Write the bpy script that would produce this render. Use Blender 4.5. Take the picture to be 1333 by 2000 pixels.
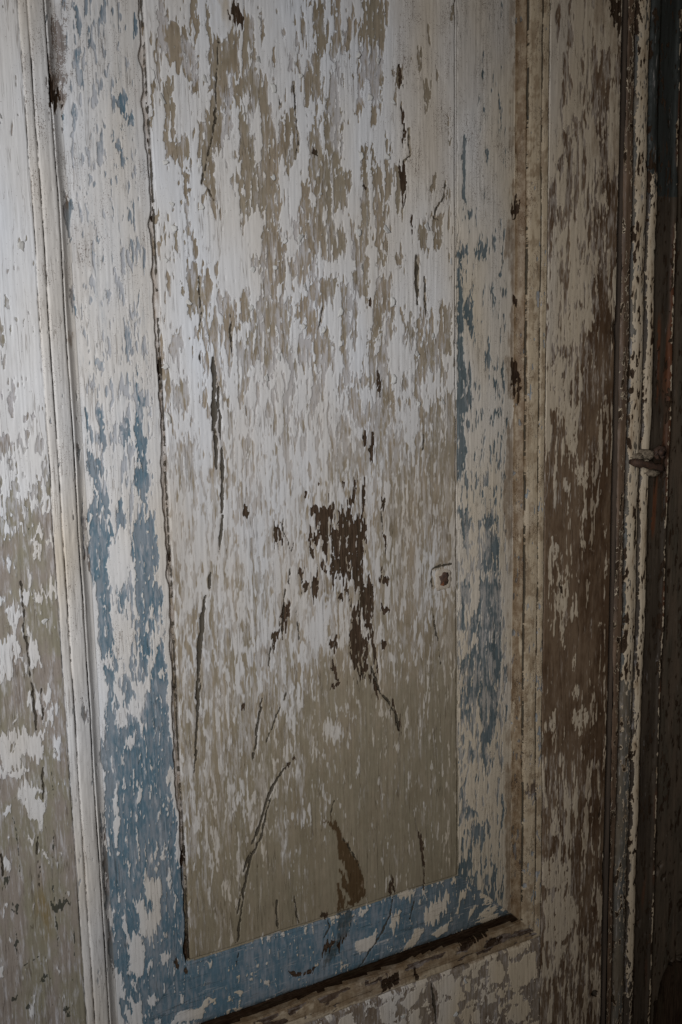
import bpy, math, random
import numpy as np

# ------------------------------------------------------------------ camera, light, exposure
sc = bpy.context.scene
for o in list(bpy.data.objects):
    bpy.data.objects.remove(o)

from mathutils import Matrix, Vector
cam_data = bpy.data.cameras.new('camera')
cam = bpy.data.objects.new('camera', cam_data)
sc.collection.objects.link(cam)
sc.camera = cam
cam_data.sensor_fit = 'VERTICAL'
cam_data.sensor_height = 36.0
cam_data.lens = 34.02
cam_data.clip_start = 0.02
cam_data.clip_end = 60.0
cam.matrix_world = Matrix(((0.880298, 0.091146, -0.465584, -0.276857),
    (-0.473941, 0.124801, -0.871668, -0.855491),
    (-0.021344, 0.987986, 0.15306, 0.584514),
    (0.0, 0.0, 0.0, 1.0)))

world = bpy.data.worlds.new('World')
sc.world = world
world.use_nodes = True
bg = world.node_tree.nodes['Background']
bg.inputs[0].default_value = (1.0, 0.73, 0.46, 1)      # dim warm bounce of the room behind the camera
bg.inputs[1].default_value = 0.023

def window_lamp(name, loc, target, sx, sy, watts, col, spread=180):
    l = bpy.data.lights.new(name, 'AREA')
    l.shape = 'RECTANGLE'; l.size = sx; l.size_y = sy; l.energy = watts; l.color = col
    l.spread = math.radians(spread)
    o = bpy.data.objects.new(name, l); sc.collection.objects.link(o)
    o.location = loc
    d = Vector(target) - Vector(loc)
    o.rotation_euler = d.to_track_quat('-Z', 'Y').to_euler()
    return o
window_lamp('window_light', (-0.70, -1.02, 0.63), (0.09, 0.0, 0.46), 0.40, 0.65, 3.15, (0.930, 0.958, 1.0), 74)

sc.view_settings.view_transform = 'Standard'
sc.view_settings.look = 'None'
sc.view_settings.exposure = 0.0
sc.view_settings.gamma = 1.0

# ------------------------------------------------------------------ numeric helpers
RES = 1.0                     # grid pitch factor
rng = np.random.RandomState(7)
PERM = rng.permutation(256); PERM = np.concatenate([PERM, PERM, PERM])
GA = rng.rand(256)*2*np.pi
GX, GY = np.cos(GA).astype(np.float32), np.sin(GA).astype(np.float32)

def perlin(x, y):
    xi = np.floor(x).astype(np.int32); yi = np.floor(y).astype(np.int32)
    xf = (x-xi).astype(np.float32); yf = (y-yi).astype(np.float32)
    xi &= 255; yi &= 255
    u = xf*xf*xf*(xf*(xf*6-15)+10); v = yf*yf*yf*(yf*(yf*6-15)+10)
    def g(ix, iy, fx, fy):
        h = PERM[PERM[ix & 255]+(iy & 255)]
        return GX[h]*fx+GY[h]*fy
    a = g(xi, yi, xf, yf); b = g(xi+1, yi, xf-1, yf)
    c = g(xi, yi+1, xf, yf-1); d = g(xi+1, yi+1, xf-1, yf-1)
    return (a+u*(b-a))+v*((c+u*(d-c))-(a+u*(b-a)))

def fbm(x, z, lx, lz, octv=3, gain=0.55, seed=0.0):
    """unit-variance fractal noise; lx, lz = feature size in mm, x and z in mm"""
    t = 0; a = 1.0; v = 0.0
    for k in range(octv):
        f = 2.03**k
        t = t+a*perlin(x*(f/lx)+17.3*seed+31.7*k, z*(f/lz)+9.1*seed+11.3*k)
        v += (a*0.25)**2; a *= gain
    return t/math.sqrt(v)

def smooth(a, b, x):
    t = np.clip((x-a)/(b-a), 0, 1); return t*t*(3-2*t)

def poly_sd(px, pz, P):
    """signed distance (mm), positive inside"""
    d2 = np.full(px.shape, 1e9, np.float32); ins = np.zeros(px.shape, bool)
    n = len(P)
    for i in range(n):
        ax, az = P[i]; bx, bz = P[(i+1) % n]
        ex, ez = bx-ax, bz-az
        L = ex*ex+ez*ez+1e-9
        t = np.clip(((px-ax)*ex+(pz-az)*ez)/L, 0, 1)
        d2 = np.minimum(d2, (px-ax-t*ex)**2+(pz-az-t*ez)**2)
        c = (az > pz) != (bz > pz)
        ins ^= c & (px < ex*(pz-az)/(ez if abs(ez) > 1e-9 else 1e-9)+ax)
    d = np.sqrt(d2)
    return np.where(ins, d, -d)

def line_sd(px, pz, P, w):
    """w/2 - distance (mm) to a polyline that tapers to its ends"""
    best = np.full(px.shape, -1e3, np.float32)
    n = len(P)
    for i in range(n-1):
        ax, az = P[i]; bx, bz = P[i+1]
        ex, ez = bx-ax, bz-az
        t = np.clip(((px-ax)*ex+(pz-az)*ez)/(ex*ex+ez*ez+1e-9), 0, 1)
        u = (i+t)/(n-1)
        ww = w*(0.45+0.55*np.sin(np.pi*np.clip(u, 0.02, 0.98)))
        best = np.maximum(best, ww/2-np.sqrt((px-ax-t*ex)**2+(pz-az-t*ez)**2))
    return best

XL, XR, ZB = -0.1058, 0.4445, -0.1172
KR = 110.0/117.0          # right-hand margin is a little wider
def profile(s):
    """depth (m, away from the viewer) of the framing section at s metres from the stile edge"""
    s = np.asarray(s)*1000.0
    base = np.interp(s, [-1, 0, 8, 22.7, 33, 101, 104.2, 105.4, 107.6, 109.2, 110.2, 400],
                        [0, 0.2, 1.6, 5.6, 14, 11.9, 12.2, 15.6, 15.6, 10.8, 10.0, 10.0])
    def bead(c, r, h):
        return h*np.sqrt(np.clip(1-((s-c)/r)**2, 0, 1))
    y = base - bead(3.9, 4.1, 0.7) - bead(15.2, 7.6, 1.15)
    t = np.clip((s-22.7)/10.3, 0, 1)
    y = np.where((s > 22.7) & (s < 33), 5.6+8.4*np.sin(t*np.pi/2)**1.2, y)
    y = y + 2.4*np.exp(-((s-8.0)/0.6)**2) + 2.4*np.exp(-((s-22.9)/0.65)**2) + 1.6*np.exp(-((s-0.0)/0.5)**2)
    tb = np.clip((s-33)/68, 0, 1)
    y = y - np.where((s > 33) & (s < 101), 2.0*np.sin(np.pi*tb), 0)
    return y*0.001
def inset(X, Z):
    return np.minimum(np.minimum(X-XL, (XR-X)*KR), Z-ZB)

XE = 0.5490            # closing edge of the door leaf

# marks on the door front, in millimetres on its face (x from the panel's left edge, z from its foot)
FEAT = [
('-',0,[(80.7,882.5),(87.6,885.6),(91.5,879.5),(89.3,865.8),(89.3,845.0),(94.5,847.1),(91.3,830.2),(85.0,822.0),(79.8,820.0),(74.7,819.5),(64.9,824.4),(66.6,863.0),(76.6,864.3),(80.0,866.2)]),
('-',0,[(94.5,888.7),(103.4,900.3),(106.6,893.3),(106.3,849.9),(116.2,848.0),(118.1,829.9),(121.4,824.2),(121.7,805.7),(125.7,793.7),(131.9,819.0),(143.5,817.1),(145.8,801.7),(148.0,786.2),(145.0,776.5),(139.1,765.0),(132.7,761.4),(133.9,770.9),(126.8,773.5),(124.2,749.8),(125.0,721.4),(129.7,699.3),(127.4,684.7),(103.9,684.0),(106.4,703.1),(112.1,712.9),(112.7,728.7),(103.8,726.7),(97.0,732.6),(92.8,716.7),(85.6,710.1),(84.6,728.8),(85.5,750.5),(89.1,775.3),(88.8,790.6),(85.8,799.4),(91.5,815.1),(100.4,822.1),(99.3,837.1),(93.6,824.4),(90.1,822.5),(96.2,845.7),(93.6,866.4)]),
('+',0,[(100.1,814.4),(109.0,819.9),(109.4,783.1),(104.2,762.6),(103.1,777.9),(98.6,797.5)]),
('-',0,[(173.1,925.3),(180.4,921.7),(179.2,878.4),(173.4,868.4),(174.9,854.6),(177.4,845.5),(176.2,834.4),(172.3,829.2),(165.8,828.6),(163.4,839.3),(159.2,821.7),(155.5,821.3),(155.6,854.0),(158.7,867.4),(167.9,870.9),(170.2,885.0),(166.8,893.8),(166.4,912.1)]),
('-',0,[(185.1,927.0),(196.9,928.7),(194.8,903.7),(199.9,881.0),(193.4,883.3),(190.3,873.5),(194.7,863.1),(199.4,858.9),(198.1,844.5),(194.6,856.8),(191.5,847.0),(194.8,825.1),(193.3,805.8),(197.1,801.4),(195.7,783.5),(189.7,773.4),(184.0,776.2),(176.7,785.3),(175.6,813.8),(180.1,841.0),(186.1,857.4),(184.7,872.9),(187.1,893.4),(191.0,901.7),(187.5,910.4)]),
('-',0,[(202.7,920.3),(208.1,905.5),(208.6,888.3),(205.6,881.7),(199.9,881.0),(202.3,903.2)]),
('-',0,[(220.1,932.1),(249.3,936.4),(250.9,914.5),(244.7,896.1),(242.3,875.0),(243.1,860.6),(240.5,826.3),(235.6,829.1),(233.2,806.1),(228.4,815.4),(229.7,831.8),(227.3,858.9),(216.4,846.5),(221.9,834.2),(217.8,822.5),(208.9,816.9),(208.2,826.4),(215.2,840.0),(213.9,865.3),(217.2,887.9),(215.7,908.1),(221.6,915.2)]),
('-',0,[(160.6,809.3),(170.9,811.0),(170.8,788.0),(175.6,777.2),(184.9,771.4),(183.5,753.6),(187.6,766.8),(197.4,774.8),(205.9,768.0),(203.5,748.3),(198.4,734.9),(186.7,729.3),(182.6,719.3),(196.0,716.6),(197.6,701.8),(195.3,686.8),(145.8,685.3),(148.4,709.7),(154.2,718.0),(147.3,732.1),(151.4,748.4),(159.1,756.8),(157.6,767.9),(161.8,784.1),(157.2,786.9)]),
('+',0,[(159.0,752.0),(163.4,745.9),(164.9,729.8),(162.0,729.7),(158.7,744.0)]),
('+',0,[(175.5,738.5),(179.0,728.9),(175.9,717.4),(171.2,720.4)]),
('-',0,[(219.2,798.4),(223.1,795.4),(222.6,769.2),(226.0,739.7),(223.6,719.5),(223.3,702.8),(217.0,687.4),(203.1,687.0),(205.6,710.4),(217.6,719.3),(215.0,735.7),(217.5,760.6),(215.1,785.0)]),
('-',0,[(228.1,797.5),(233.0,794.6),(232.8,783.1),(238.7,783.5),(240.3,760.5),(245.1,740.7),(243.7,717.1),(246.6,708.7),(245.4,696.8),(231.2,696.3),(233.5,714.9),(228.0,739.8),(230.3,759.8),(226.5,769.5),(232.7,779.8),(227.9,786.0)]),
('-',0,[(243.1,805.3),(249.1,805.8),(251.9,787.9),(246.8,784.1),(252.6,771.3),(251.3,749.4),(244.4,760.7),(245.7,782.4)]),
('-',0,[(283.1,727.4),(292.6,726.1),(293.4,698.5),(284.9,698.2),(281.9,718.8)]),
('-',0,[(300.0,726.5),(309.7,726.9),(314.0,716.7),(310.6,699.1),(300.9,700.5)]),
('-',0,[(301.5,776.4),(306.8,776.7),(303.5,757.7),(298.1,753.9)]),
('-',0,[(282.8,891.2),(290.0,896.2),(286.7,870.4),(283.6,870.1)]),
('-',0,[(289.7,864.2),(300.1,860.3),(296.7,835.0),(291.5,829.5)]),
('-',0,[(124.0,871.6),(127.5,872.0),(126.1,856.7),(122.5,854.8)]),
('-',0,[(139.7,865.9),(146.1,868.2),(143.9,855.7),(140.3,856.8)]),
('-',0,[(112.1,903.0),(116.4,902.1),(113.6,873.3),(111.1,876.0)]),
('-',0,[(253.2,869.8),(266.3,873.8),(265.0,851.6),(256.9,854.0)]),
('-',0,[(256.8,774.9),(260.9,778.5),(264.4,735.0),(257.2,736.3)]),
('-',0,[(324.3,947.4),(331.8,950.3),(326.9,924.8),(323.5,926.0)]),
('-',0,[(15.0,902.1),(20.3,898.6),(23.5,883.5),(26.5,881.0),(31.6,888.9),(39.2,881.3),(45.5,877.8),(45.1,869.1),(47.7,856.4),(48.6,840.4),(51.5,831.9),(44.6,825.3),(38.4,832.0),(35.6,840.4),(29.3,841.1),(26.6,850.9),(20.3,853.1),(10.9,851.9),(15.0,871.0),(14.2,886.5)]),
('-',0,[(46.8,906.7),(51.7,907.4),(49.7,882.7),(44.9,882.1)]),
('-',0,[(59.9,908.6),(65.9,898.0),(62.7,880.1),(70.0,878.1),(81.2,866.3),(82.2,838.2),(73.4,840.2),(71.3,831.1),(81.8,829.2),(80.4,795.9),(72.9,789.2),(67.5,781.2),(60.5,776.1),(61.7,764.1),(62.7,749.0),(62.0,732.2),(49.3,748.1),(51.3,757.4),(46.8,767.6),(48.4,802.0),(60.3,809.1),(64.3,824.4),(59.5,826.9),(62.4,836.0),(60.1,876.8)]),
('-',0,[(17.6,799.2),(25.6,799.9),(25.7,785.2),(31.5,788.7),(40.9,780.6),(39.1,759.5),(31.7,759.0),(24.0,767.4),(15.6,760.8),(14.5,769.6)]),
('-',0,[(16.2,833.9),(27.4,836.6),(26.4,800.0),(17.6,799.2)]),
('-',0,[(32.4,756.0),(38.0,754.9),(36.2,733.7),(35.4,698.8),(32.3,704.7),(31.5,738.0)]),
('-',0,[(20.3,708.8),(24.1,704.4),(23.2,686.1),(20.0,687.5)]),
('-',0,[(49.3,856.6),(52.6,857.0),(51.2,845.1),(48.7,843.3)]),
('-',0,[(5.3,821.2),(8.3,817.2),(4.6,792.2),(3.8,798.0)]),
('-',0,[(31.2,680.1),(39.3,677.2),(40.6,668.0),(50.5,663.5),(55.6,665.2),(53.9,646.4),(49.0,632.2),(42.8,644.7),(33.5,624.3),(28.8,630.5),(31.5,652.3)]),
('-',0,[(42.6,621.1),(50.2,619.6),(56.9,616.4),(57.2,603.6),(46.1,603.7),(42.0,608.5)]),
('-',0,[(13.1,613.4),(23.2,618.0),(24.3,605.5),(19.9,583.6),(13.5,590.0),(10.9,602.5)]),
('-',0,[(60.1,649.6),(70.5,652.9),(71.9,632.3),(64.1,624.3),(59.5,637.0)]),
('-',0,[(12.3,564.8),(21.6,567.7),(20.7,548.6),(13.1,547.3)]),
('-',0,[(24.4,659.9),(28.5,660.0),(27.1,647.6),(23.9,649.1)]),
('-',0,[(21.6,516.5),(28.4,516.1),(30.9,496.4),(25.0,480.5),(19.7,493.9)]),
('-',0,[(93.4,685.1),(109.3,684.0),(109.6,666.4),(102.5,669.4),(97.3,672.5)]),
('-',0,[(103.2,687.0),(131.1,687.9),(129.6,668.4),(122.7,655.3),(116.9,645.5),(135.3,647.3),(136.7,632.6),(132.5,617.7),(133.8,601.2),(136.1,584.5),(126.0,588.0),(122.8,604.6),(119.4,611.2),(118.4,581.5),(110.7,573.4),(104.8,585.1),(106.2,598.2),(96.8,588.5),(98.8,617.8),(94.4,621.1),(96.0,637.2),(106.2,648.6),(105.9,664.7)]),
('-',0,[(82.2,648.3),(87.1,661.1),(91.9,648.4),(95.1,638.8),(92.8,625.9),(83.8,621.1),(81.6,632.3)]),
('-',0,[(136.7,688.0),(162.8,688.9),(161.3,670.8),(163.6,651.0),(166.5,652.7),(169.8,667.7),(187.2,671.4),(187.7,653.0),(180.6,642.8),(165.2,641.0),(163.9,629.4),(162.5,612.6),(176.0,614.2),(180.6,604.0),(180.0,580.2),(167.3,578.8),(163.5,580.5),(155.6,570.6),(155.8,546.7),(158.2,529.5),(152.4,528.0),(155.3,562.1),(156.0,587.5),(144.4,577.6),(141.3,599.4),(143.4,607.7),(153.0,614.3),(149.6,626.0),(138.3,622.7),(142.6,642.5),(156.0,652.5),(156.6,670.7),(139.5,662.1),(136.1,670.2)]),
('+',0,[(165.2,640.2),(184.5,643.7),(190.6,654.7),(188.7,614.2),(179.8,610.8),(174.1,614.2),(162.5,612.6)]),
('-',0,[(188.9,664.7),(196.7,661.5),(210.0,638.0),(209.7,626.1),(203.7,622.7),(197.5,614.1),(195.1,593.6),(198.7,579.8),(192.8,581.7),(188.3,597.2),(189.8,621.0),(191.4,644.6)]),
('-',0,[(205.2,690.2),(223.0,690.8),(222.6,668.8),(222.3,653.5),(214.2,650.0),(204.6,666.7)]),
('-',0,[(232.6,667.3),(243.9,669.3),(244.6,648.6),(240.2,631.3),(237.8,610.5),(223.5,610.6),(225.8,627.8),(230.2,646.7)]),
('-',0,[(221.4,607.1),(238.8,608.7),(238.4,586.0),(231.0,575.6),(221.0,586.3)]),
('+',0,[(228.5,605.3),(233.6,606.2),(231.2,587.9),(228.2,591.4)]),
('-',0,[(186.8,576.6),(202.6,572.8),(202.4,564.1),(190.3,561.0),(185.2,554.3)]),
('-',0,[(211.7,577.8),(220.6,568.9),(220.3,551.3),(214.4,560.3)]),
('-',0,[(156.6,573.9),(169.1,571.9),(167.4,546.3),(160.6,544.8),(158.1,526.1),(153.4,528.0)]),
('-',0,[(184.6,530.0),(195.6,533.0),(201.2,509.9),(192.9,501.6),(180.3,474.1),(178.1,467.2),(180.9,500.5)]),
('-',0,[(201.0,501.1),(217.2,500.1),(223.0,480.0),(204.2,465.2),(180.2,470.6),(184.9,500.3)]),
('-',0,[(124.1,532.7),(132.8,540.8),(131.2,520.5),(124.4,514.1)]),
('-',0,[(79.5,513.2),(88.6,514.4),(86.4,482.6),(82.0,484.6)]),
('-',0,[(277.7,620.9),(288.4,627.9),(288.2,606.6),(279.6,599.6)]),
('-',0,[(308.1,645.8),(323.4,638.8),(323.2,597.3),(310.0,606.4)]),
('-',0,[(248.6,641.8),(254.9,645.3),(253.5,624.4),(248.3,626.1)]),
('-',0,[(279.5,592.4),(290.4,606.6),(294.4,567.0),(283.4,560.0)]),
('-',0,[(231.0,689.4),(245.3,691.5),(243.0,679.5),(232.9,679.2)]),
('-',0,[(253.5,691.8),(263.8,692.1),(261.6,680.0),(255.4,681.5)]),
('-',0,[(224.2,540.6),(238.7,541.8),(251.5,557.4),(253.0,521.5),(240.3,515.0),(231.3,479.5),(223.6,508.7)]),
('-',0,[(242.4,513.1),(255.0,514.2),(256.8,492.3),(252.0,454.3),(233.0,455.8),(233.4,479.3)]),
('+',0,[(243.9,606.9),(277.4,599.6),(275.0,571.0),(247.5,571.7)]),
('+',0,[(263.9,537.3),(281.0,534.8),(282.9,512.8),(269.7,495.2),(265.7,513.7)]),
('-',0,[(293.9,512.2),(332.0,523.1),(328.2,434.8),(297.6,433.7),(291.3,475.4)]),
('+',0,[(311.0,592.0),(325.4,589.9),(324.2,577.2),(312.0,575.6)]),
('-',0,[(194.3,559.2),(206.3,558.8),(213.8,534.0),(219.9,533.7),(219.6,516.0),(209.4,516.5),(197.8,538.2)]),
('-',0,[(105.2,417.4),(109.8,415.2),(123.7,406.7),(122.4,396.3),(112.3,404.5),(104.8,407.0)]),
('-',0,[(157.9,234.1),(199.6,253.0),(224.9,240.8),(228.9,218.7),(219.7,193.1),(206.7,186.0),(185.9,200.0),(157.4,215.3)]),
('+',0,[(146.3,321.4),(152.5,327.8),(162.8,339.1),(168.6,331.0),(165.6,294.5),(145.5,292.2)]),
('+',0,[(157.3,211.6),(177.7,209.4),(175.0,183.0),(158.9,197.9)]),
('-',0,[(161.3,285.9),(187.9,285.3),(191.6,265.8),(174.6,249.9),(158.6,260.3)]),
('w',0,[(179.0,426.0),(189.3,432.2),(197.3,427.8),(199.0,415.0),(203.3,423.6),(209.6,430.3),(210.4,419.3),(215.5,411.5),(214.2,398.8),(209.9,393.8),(210.5,369.7),(207.2,364.6),(197.9,363.9),(189.7,363.1),(177.4,359.1),(179.7,369.8),(171.4,363.5),(174.9,381.3),(174.4,401.3),(175.9,419.1)]),
('w',0,[(198.1,371.2),(210.4,367.9),(210.0,345.6),(216.4,350.4),(217.8,368.8),(219.6,355.6),(222.4,336.5),(221.0,317.9),(215.4,303.6),(211.3,309.8),(209.6,327.0),(205.5,333.2),(203.8,348.3),(198.8,358.2)]),
('w',0,[(196.2,332.6),(206.5,331.2),(205.1,312.7),(206.9,297.3),(215.2,292.2),(213.9,281.0),(211.5,264.3),(207.1,255.5),(208.0,249.6),(197.7,259.0),(195.9,274.5),(192.1,288.4),(193.5,305.0)]),
('w',0,[(215.5,305.4),(219.6,301.0),(224.5,279.3),(227.4,257.7),(222.2,270.1),(217.3,288.1)]),
('w',0,[(214.7,265.6),(222.9,248.8),(228.0,232.4),(225.8,230.9),(216.6,253.8)]),
('w',0,[(238.7,220.7),(245.1,207.7),(254.8,193.9),(253.6,183.2),(247.1,197.4)]),
('w',0,[(154.7,440.7),(176.4,438.7),(174.0,422.9),(170.6,408.9),(169.2,392.8),(162.2,392.7),(160.7,408.1),(159.1,424.3)]),
('w',0,[(148.0,413.0),(154.0,417.7),(159.8,413.6),(158.6,406.5),(154.3,392.7),(148.6,398.7)]),
('w',0,[(111.0,423.8),(117.8,428.3),(121.0,412.3),(114.1,404.3),(109.7,411.7)]),
('w',0,[(115.9,345.6),(126.4,342.4),(120.0,323.5),(113.2,320.9)]),
('w',0,[(107.4,318.2),(111.1,315.9),(106.8,302.1),(102.9,300.9)]),
('w',0,[(136.2,375.1),(142.2,379.8),(138.8,365.9),(135.0,368.1)]),
('w',0,[(141.7,365.5),(145.6,365.0),(143.3,352.7),(139.5,355.0)]),
('w',0,[(149.7,368.1),(157.6,368.9),(155.1,349.3),(149.2,353.7)]),
('w',0,[(160.9,381.1),(167.8,378.5),(165.6,369.7),(161.7,372.0)]),
('w',0,[(170.8,299.2),(176.9,300.1),(177.6,287.0),(169.5,290.1)]),
('w',0,[(171.2,276.8),(175.3,278.0),(177.9,258.7),(171.0,267.5)]),
('w',0,[(229.2,358.1),(240.9,356.6),(239.7,349.3),(229.1,352.5)]),
('w',0,[(231.8,327.6),(243.5,318.4),(230.6,318.4)]),
('w',0,[(231.2,290.7),(238.7,286.6),(236.4,279.3),(232.1,281.9)]),
('w',0,[(189.5,355.7),(193.4,347.8),(193.1,334.9),(187.4,352.3)]),
('w',0,[(181.1,345.8),(185.1,343.4),(182.8,332.7),(180.8,334.8)]),
('w',0,[(231.6,374.6),(236.8,366.5),(233.4,357.6)]),
('w',0,[(235.3,404.0),(239.4,396.1),(238.2,387.9)]),
('w',0,[(167.4,248.4),(174.7,252.7),(179.8,252.7),(172.5,245.6)]),
('w',0,[(77.6,442.5),(83.9,441.9),(81.9,437.0),(78.3,438.2)]),
('w',0,[(113.0,171.7),(120.0,175.0),(117.9,168.9)]),
('w',0,[(123.1,179.1),(127.1,180.1),(126.0,176.5)]),
('w',0,[(69.9,249.1),(72.6,246.8),(71.5,242.5),(69.3,243.8)]),
('w',0,[(149.9,444.8),(163.4,436.5),(175.4,440.8),(179.2,431.5),(151.6,434.1)]),
('w',0,[(213.4,511.0),(217.4,509.0),(216.2,498.4),(212.7,500.4)]),
('w',0,[(221.5,508.8),(223.6,508.7),(226.3,488.8),(222.0,480.1),(220.2,492.8)]),
('w',0,[(202.1,460.0),(204.5,458.9),(200.6,438.6),(193.3,430.2),(191.2,430.4),(195.8,449.8)]),
('w',0,[(212.2,455.6),(214.7,454.5),(211.7,428.5),(207.6,428.9),(209.8,439.6)]),
('w',0,[(233.8,442.9),(237.4,442.6),(235.7,427.9),(233.2,432.0)]),
('w',0,[(160.3,465.9),(162.3,465.8),(161.7,461.4),(160.2,462.4)]),
('w',0,[(188.0,464.7),(190.6,464.5),(189.9,459.2),(187.9,460.2)]),
('w',0,[(144.5,457.6),(146.4,457.4),(146.2,450.4),(144.3,450.6)]),
('w',0,[(78.8,451.1),(81.5,450.8),(83.0,440.5),(78.1,440.9)]),
('w',0,[(232.9,570.3),(236.0,568.5),(233.7,552.7),(230.5,551.0)]),
('w',0,[(221.1,645.8),(225.2,647.5),(225.1,639.8),(222.0,639.8)]),
('w',0,[(81.5,901.6),(85.9,905.2),(95.0,902.1),(96.5,896.4),(92.0,891.3),(84.4,891.0),(82.1,894.4)]),
('w',0,[(260.2,873.1),(263.2,871.0),(265.6,851.7),(262.0,854.6)]),
('w',0,[(262.7,835.0),(266.8,834.6),(265.6,823.8),(262.6,826.8)]),
('w',0,[(265.5,818.8),(268.5,814.1),(267.2,792.4),(264.2,795.5)]),
('w',0,[(260.6,782.7),(264.0,782.1),(269.0,770.7),(267.7,748.7),(264.5,745.2),(260.7,761.8)]),
('w',0,[(273.7,730.4),(275.7,721.9),(278.3,715.2),(275.6,712.5)]),
('w',0,[(162.7,785.8),(166.5,787.6),(169.1,781.5),(165.4,782.8)]),
('w',0,[(217.4,756.5),(222.3,756.0),(220.3,752.6)]),
('s',1.7,[(154.4,107.1),(160.5,102.6),(168.7,98.5),(178.8,78.1),(191.1,56.8),(201.4,33.6),(206.2,1.5),(189.7,-3.8),(181.1,-5.2),(187.8,7.0),(183.9,26.4),(178.0,46.3),(172.3,71.9),(170.5,86.2),(162.4,95.2)]),
('s',1.7,[(169.3,36.7),(174.2,21.2),(181.2,0.8),(178.9,-4.6),(170.4,-2.0),(170.9,16.1)]),
('s',1.7,[(172.7,47.8),(179.8,33.7),(188.9,6.7),(185.7,7.7),(179.5,19.6)]),
('w',0,[(237.6,13.0),(240.5,13.2),(244.1,-5.5),(236.1,-6.3)]),
('w',0,[(274.8,65.2),(279.4,59.8),(285.8,-0.8),(283.4,-3.3),(281.3,17.4)]),
('s',0,[(170.4,-4.0),(191.6,-12.5),(187.6,-30.4),(178.5,-41.8),(165.5,-62.8),(150.7,-68.4),(159.0,-54.1),(150.5,-53.4),(167.7,-42.5),(171.8,-21.6)]),
('w',0,[(157.2,-39.1),(167.8,-40.4),(161.2,-50.7),(150.5,-53.4)]),
('w',0,[(172.0,-43.8),(181.9,-37.8),(178.4,-45.9),(169.7,-53.5)]),
('w',0,[(111.1,-58.5),(127.6,-65.5),(142.2,-63.2),(140.2,-69.0),(117.3,-67.2)]),
('w',0,[(151.4,-3.3),(157.6,-4.2),(159.3,-11.7),(150.2,-5.9)]),
('w',0,[(-13.6,1.0),(-10.2,-4.0),(-9.7,-13.6),(-13.3,-10.4)]),
('w',0,[(-2.1,-10.8),(1.8,-12.7),(-0.9,-19.6),(-3.4,-16.0)]),
('c',2.43,[(114.0,171.5),(97.8,154.5),(82.8,114.8),(74.4,98.1)]),
('c',2.37,[(72.2,89.2),(63.8,70.7)]),
('c',1.57,[(59.0,45.3),(55.4,27.3)]),
('c',2.14,[(96.3,141.7),(84.3,103.1),(72.0,83.6),(63.0,51.8),(57.9,18.8),(53.1,-4.8)]),
('c',1.91,[(99.2,27.5),(99.1,-3.9)]),
('c',1.94,[(119.3,27.4),(121.8,10.8),(124.4,-5.9)]),
('c',1.45,[(159.2,-12.6),(162.2,-22.6),(155.3,-32.4)]),
('c',1.15,[(170.4,121.7),(163.7,105.7)]),
('c',1.87,[(242.6,-11.9),(237.5,-31.4),(224.7,-52.6),(209.4,-67.2),(195.8,-88.0)]),
('c',1.61,[(272.7,-19.1),(263.6,-43.6)]),
('c',1.05,[(54.5,-14.2),(53.5,-30.9)]),
('c',2.35,[(92.0,250.3),(87.2,233.0),(82.6,213.8)]),
('c',1.3,[(83.5,211.8),(77.8,187.2)]),
('c',1.33,[(110.4,237.7),(102.0,220.9),(93.7,204.1)]),
('c',1.34,[(117.7,252.9),(114.5,244.3)]),
('c',1.06,[(120.2,359.3),(114.7,308.1)]),
('c',1.31,[(102.9,300.9),(99.4,281.7)]),
('c',1.06,[(125.7,380.0),(124.2,364.2)]),
('c',1.59,[(130.4,406.0),(128.8,397.4)]),
('c',1.04,[(117.8,428.3),(127.3,399.3)]),
('c',1.07,[(132.1,336.2),(134.0,305.0)]),
('c',0.94,[(296.7,314.7),(305.5,270.1),(307.2,249.9)]),
('c',0.87,[(233.6,428.1),(234.7,409.6)]),
('c',1.45,[(71.6,630.7),(71.5,595.4)]),
('c',2.93,[(281.0,690.9),(279.9,664.8),(281.1,642.0)]),
('c',1.18,[(289.9,670.2),(291.7,629.7)]),
('c',0.8,[(170.9,639.4),(163.5,614.3)]),
('c',1.21,[(286.8,507.1),(287.1,490.5)]),
('c',1.0,[(143.9,844.9),(145.4,818.8),(147.4,795.5),(145.0,776.5)]),
('c',1.2,[(317.5,767.2),(315.3,751.5),(304.4,740.5),(303.3,730.1),(309.7,726.9)]),
('c',0.85,[(265.0,782.2),(273.4,789.5),(271.6,814.4)]),
('c',0.74,[(128.8,831.0),(129.3,821.9)]),
('c',1.15,[(70.7,875.3),(66.8,824.7),(63.3,800.4),(55.2,768.2),(49.3,748.1)]),
('c',1.16,[(52.5,746.8),(60.3,733.6)]),
('c',4.76,[(52.7,590.9),(54.2,574.8),(52.0,552.3)]),
('c',5.26,[(52.4,552.2),(50.3,524.7)]),
('c',3.36,[(52.0,524.6),(52.1,486.7)]),
('c',1.92,[(56.8,566.7),(56.2,540.7),(57.5,511.1)]),
('c',2.91,[(58.3,507.8),(57.7,474.7),(55.6,444.5)]),
('c',1.16,[(42.9,664.9),(41.8,621.1)]),
('c',1.64,[(39.8,595.9),(39.3,586.3)]),
('c',1.96,[(56.3,441.1),(53.8,424.4),(51.2,406.1)]),
('c',2.19,[(41.0,386.8),(39.1,371.7)]),
('c',1.46,[(34.9,364.6),(33.4,355.4)]),
('c',4.85,[(33.4,355.4),(29.2,328.5),(23.7,286.0)]),
('c',2.43,[(23.7,286.0),(22.5,259.9),(16.7,193.7)]),
('c',1.22,[(27.2,285.4),(23.0,252.8)]),
('c',1.22,[(16.8,195.2),(15.6,188.3)]),
('-',0,[(-57.6,853.9),(-53.4,853.0),(-54.8,841.8),(-54.6,821.0),(-58.1,822.1),(-60.0,837.1)]),
('-',0,[(-55.9,892.3),(-53.8,892.6),(-54.9,862.4),(-57.0,863.6)]),
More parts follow.
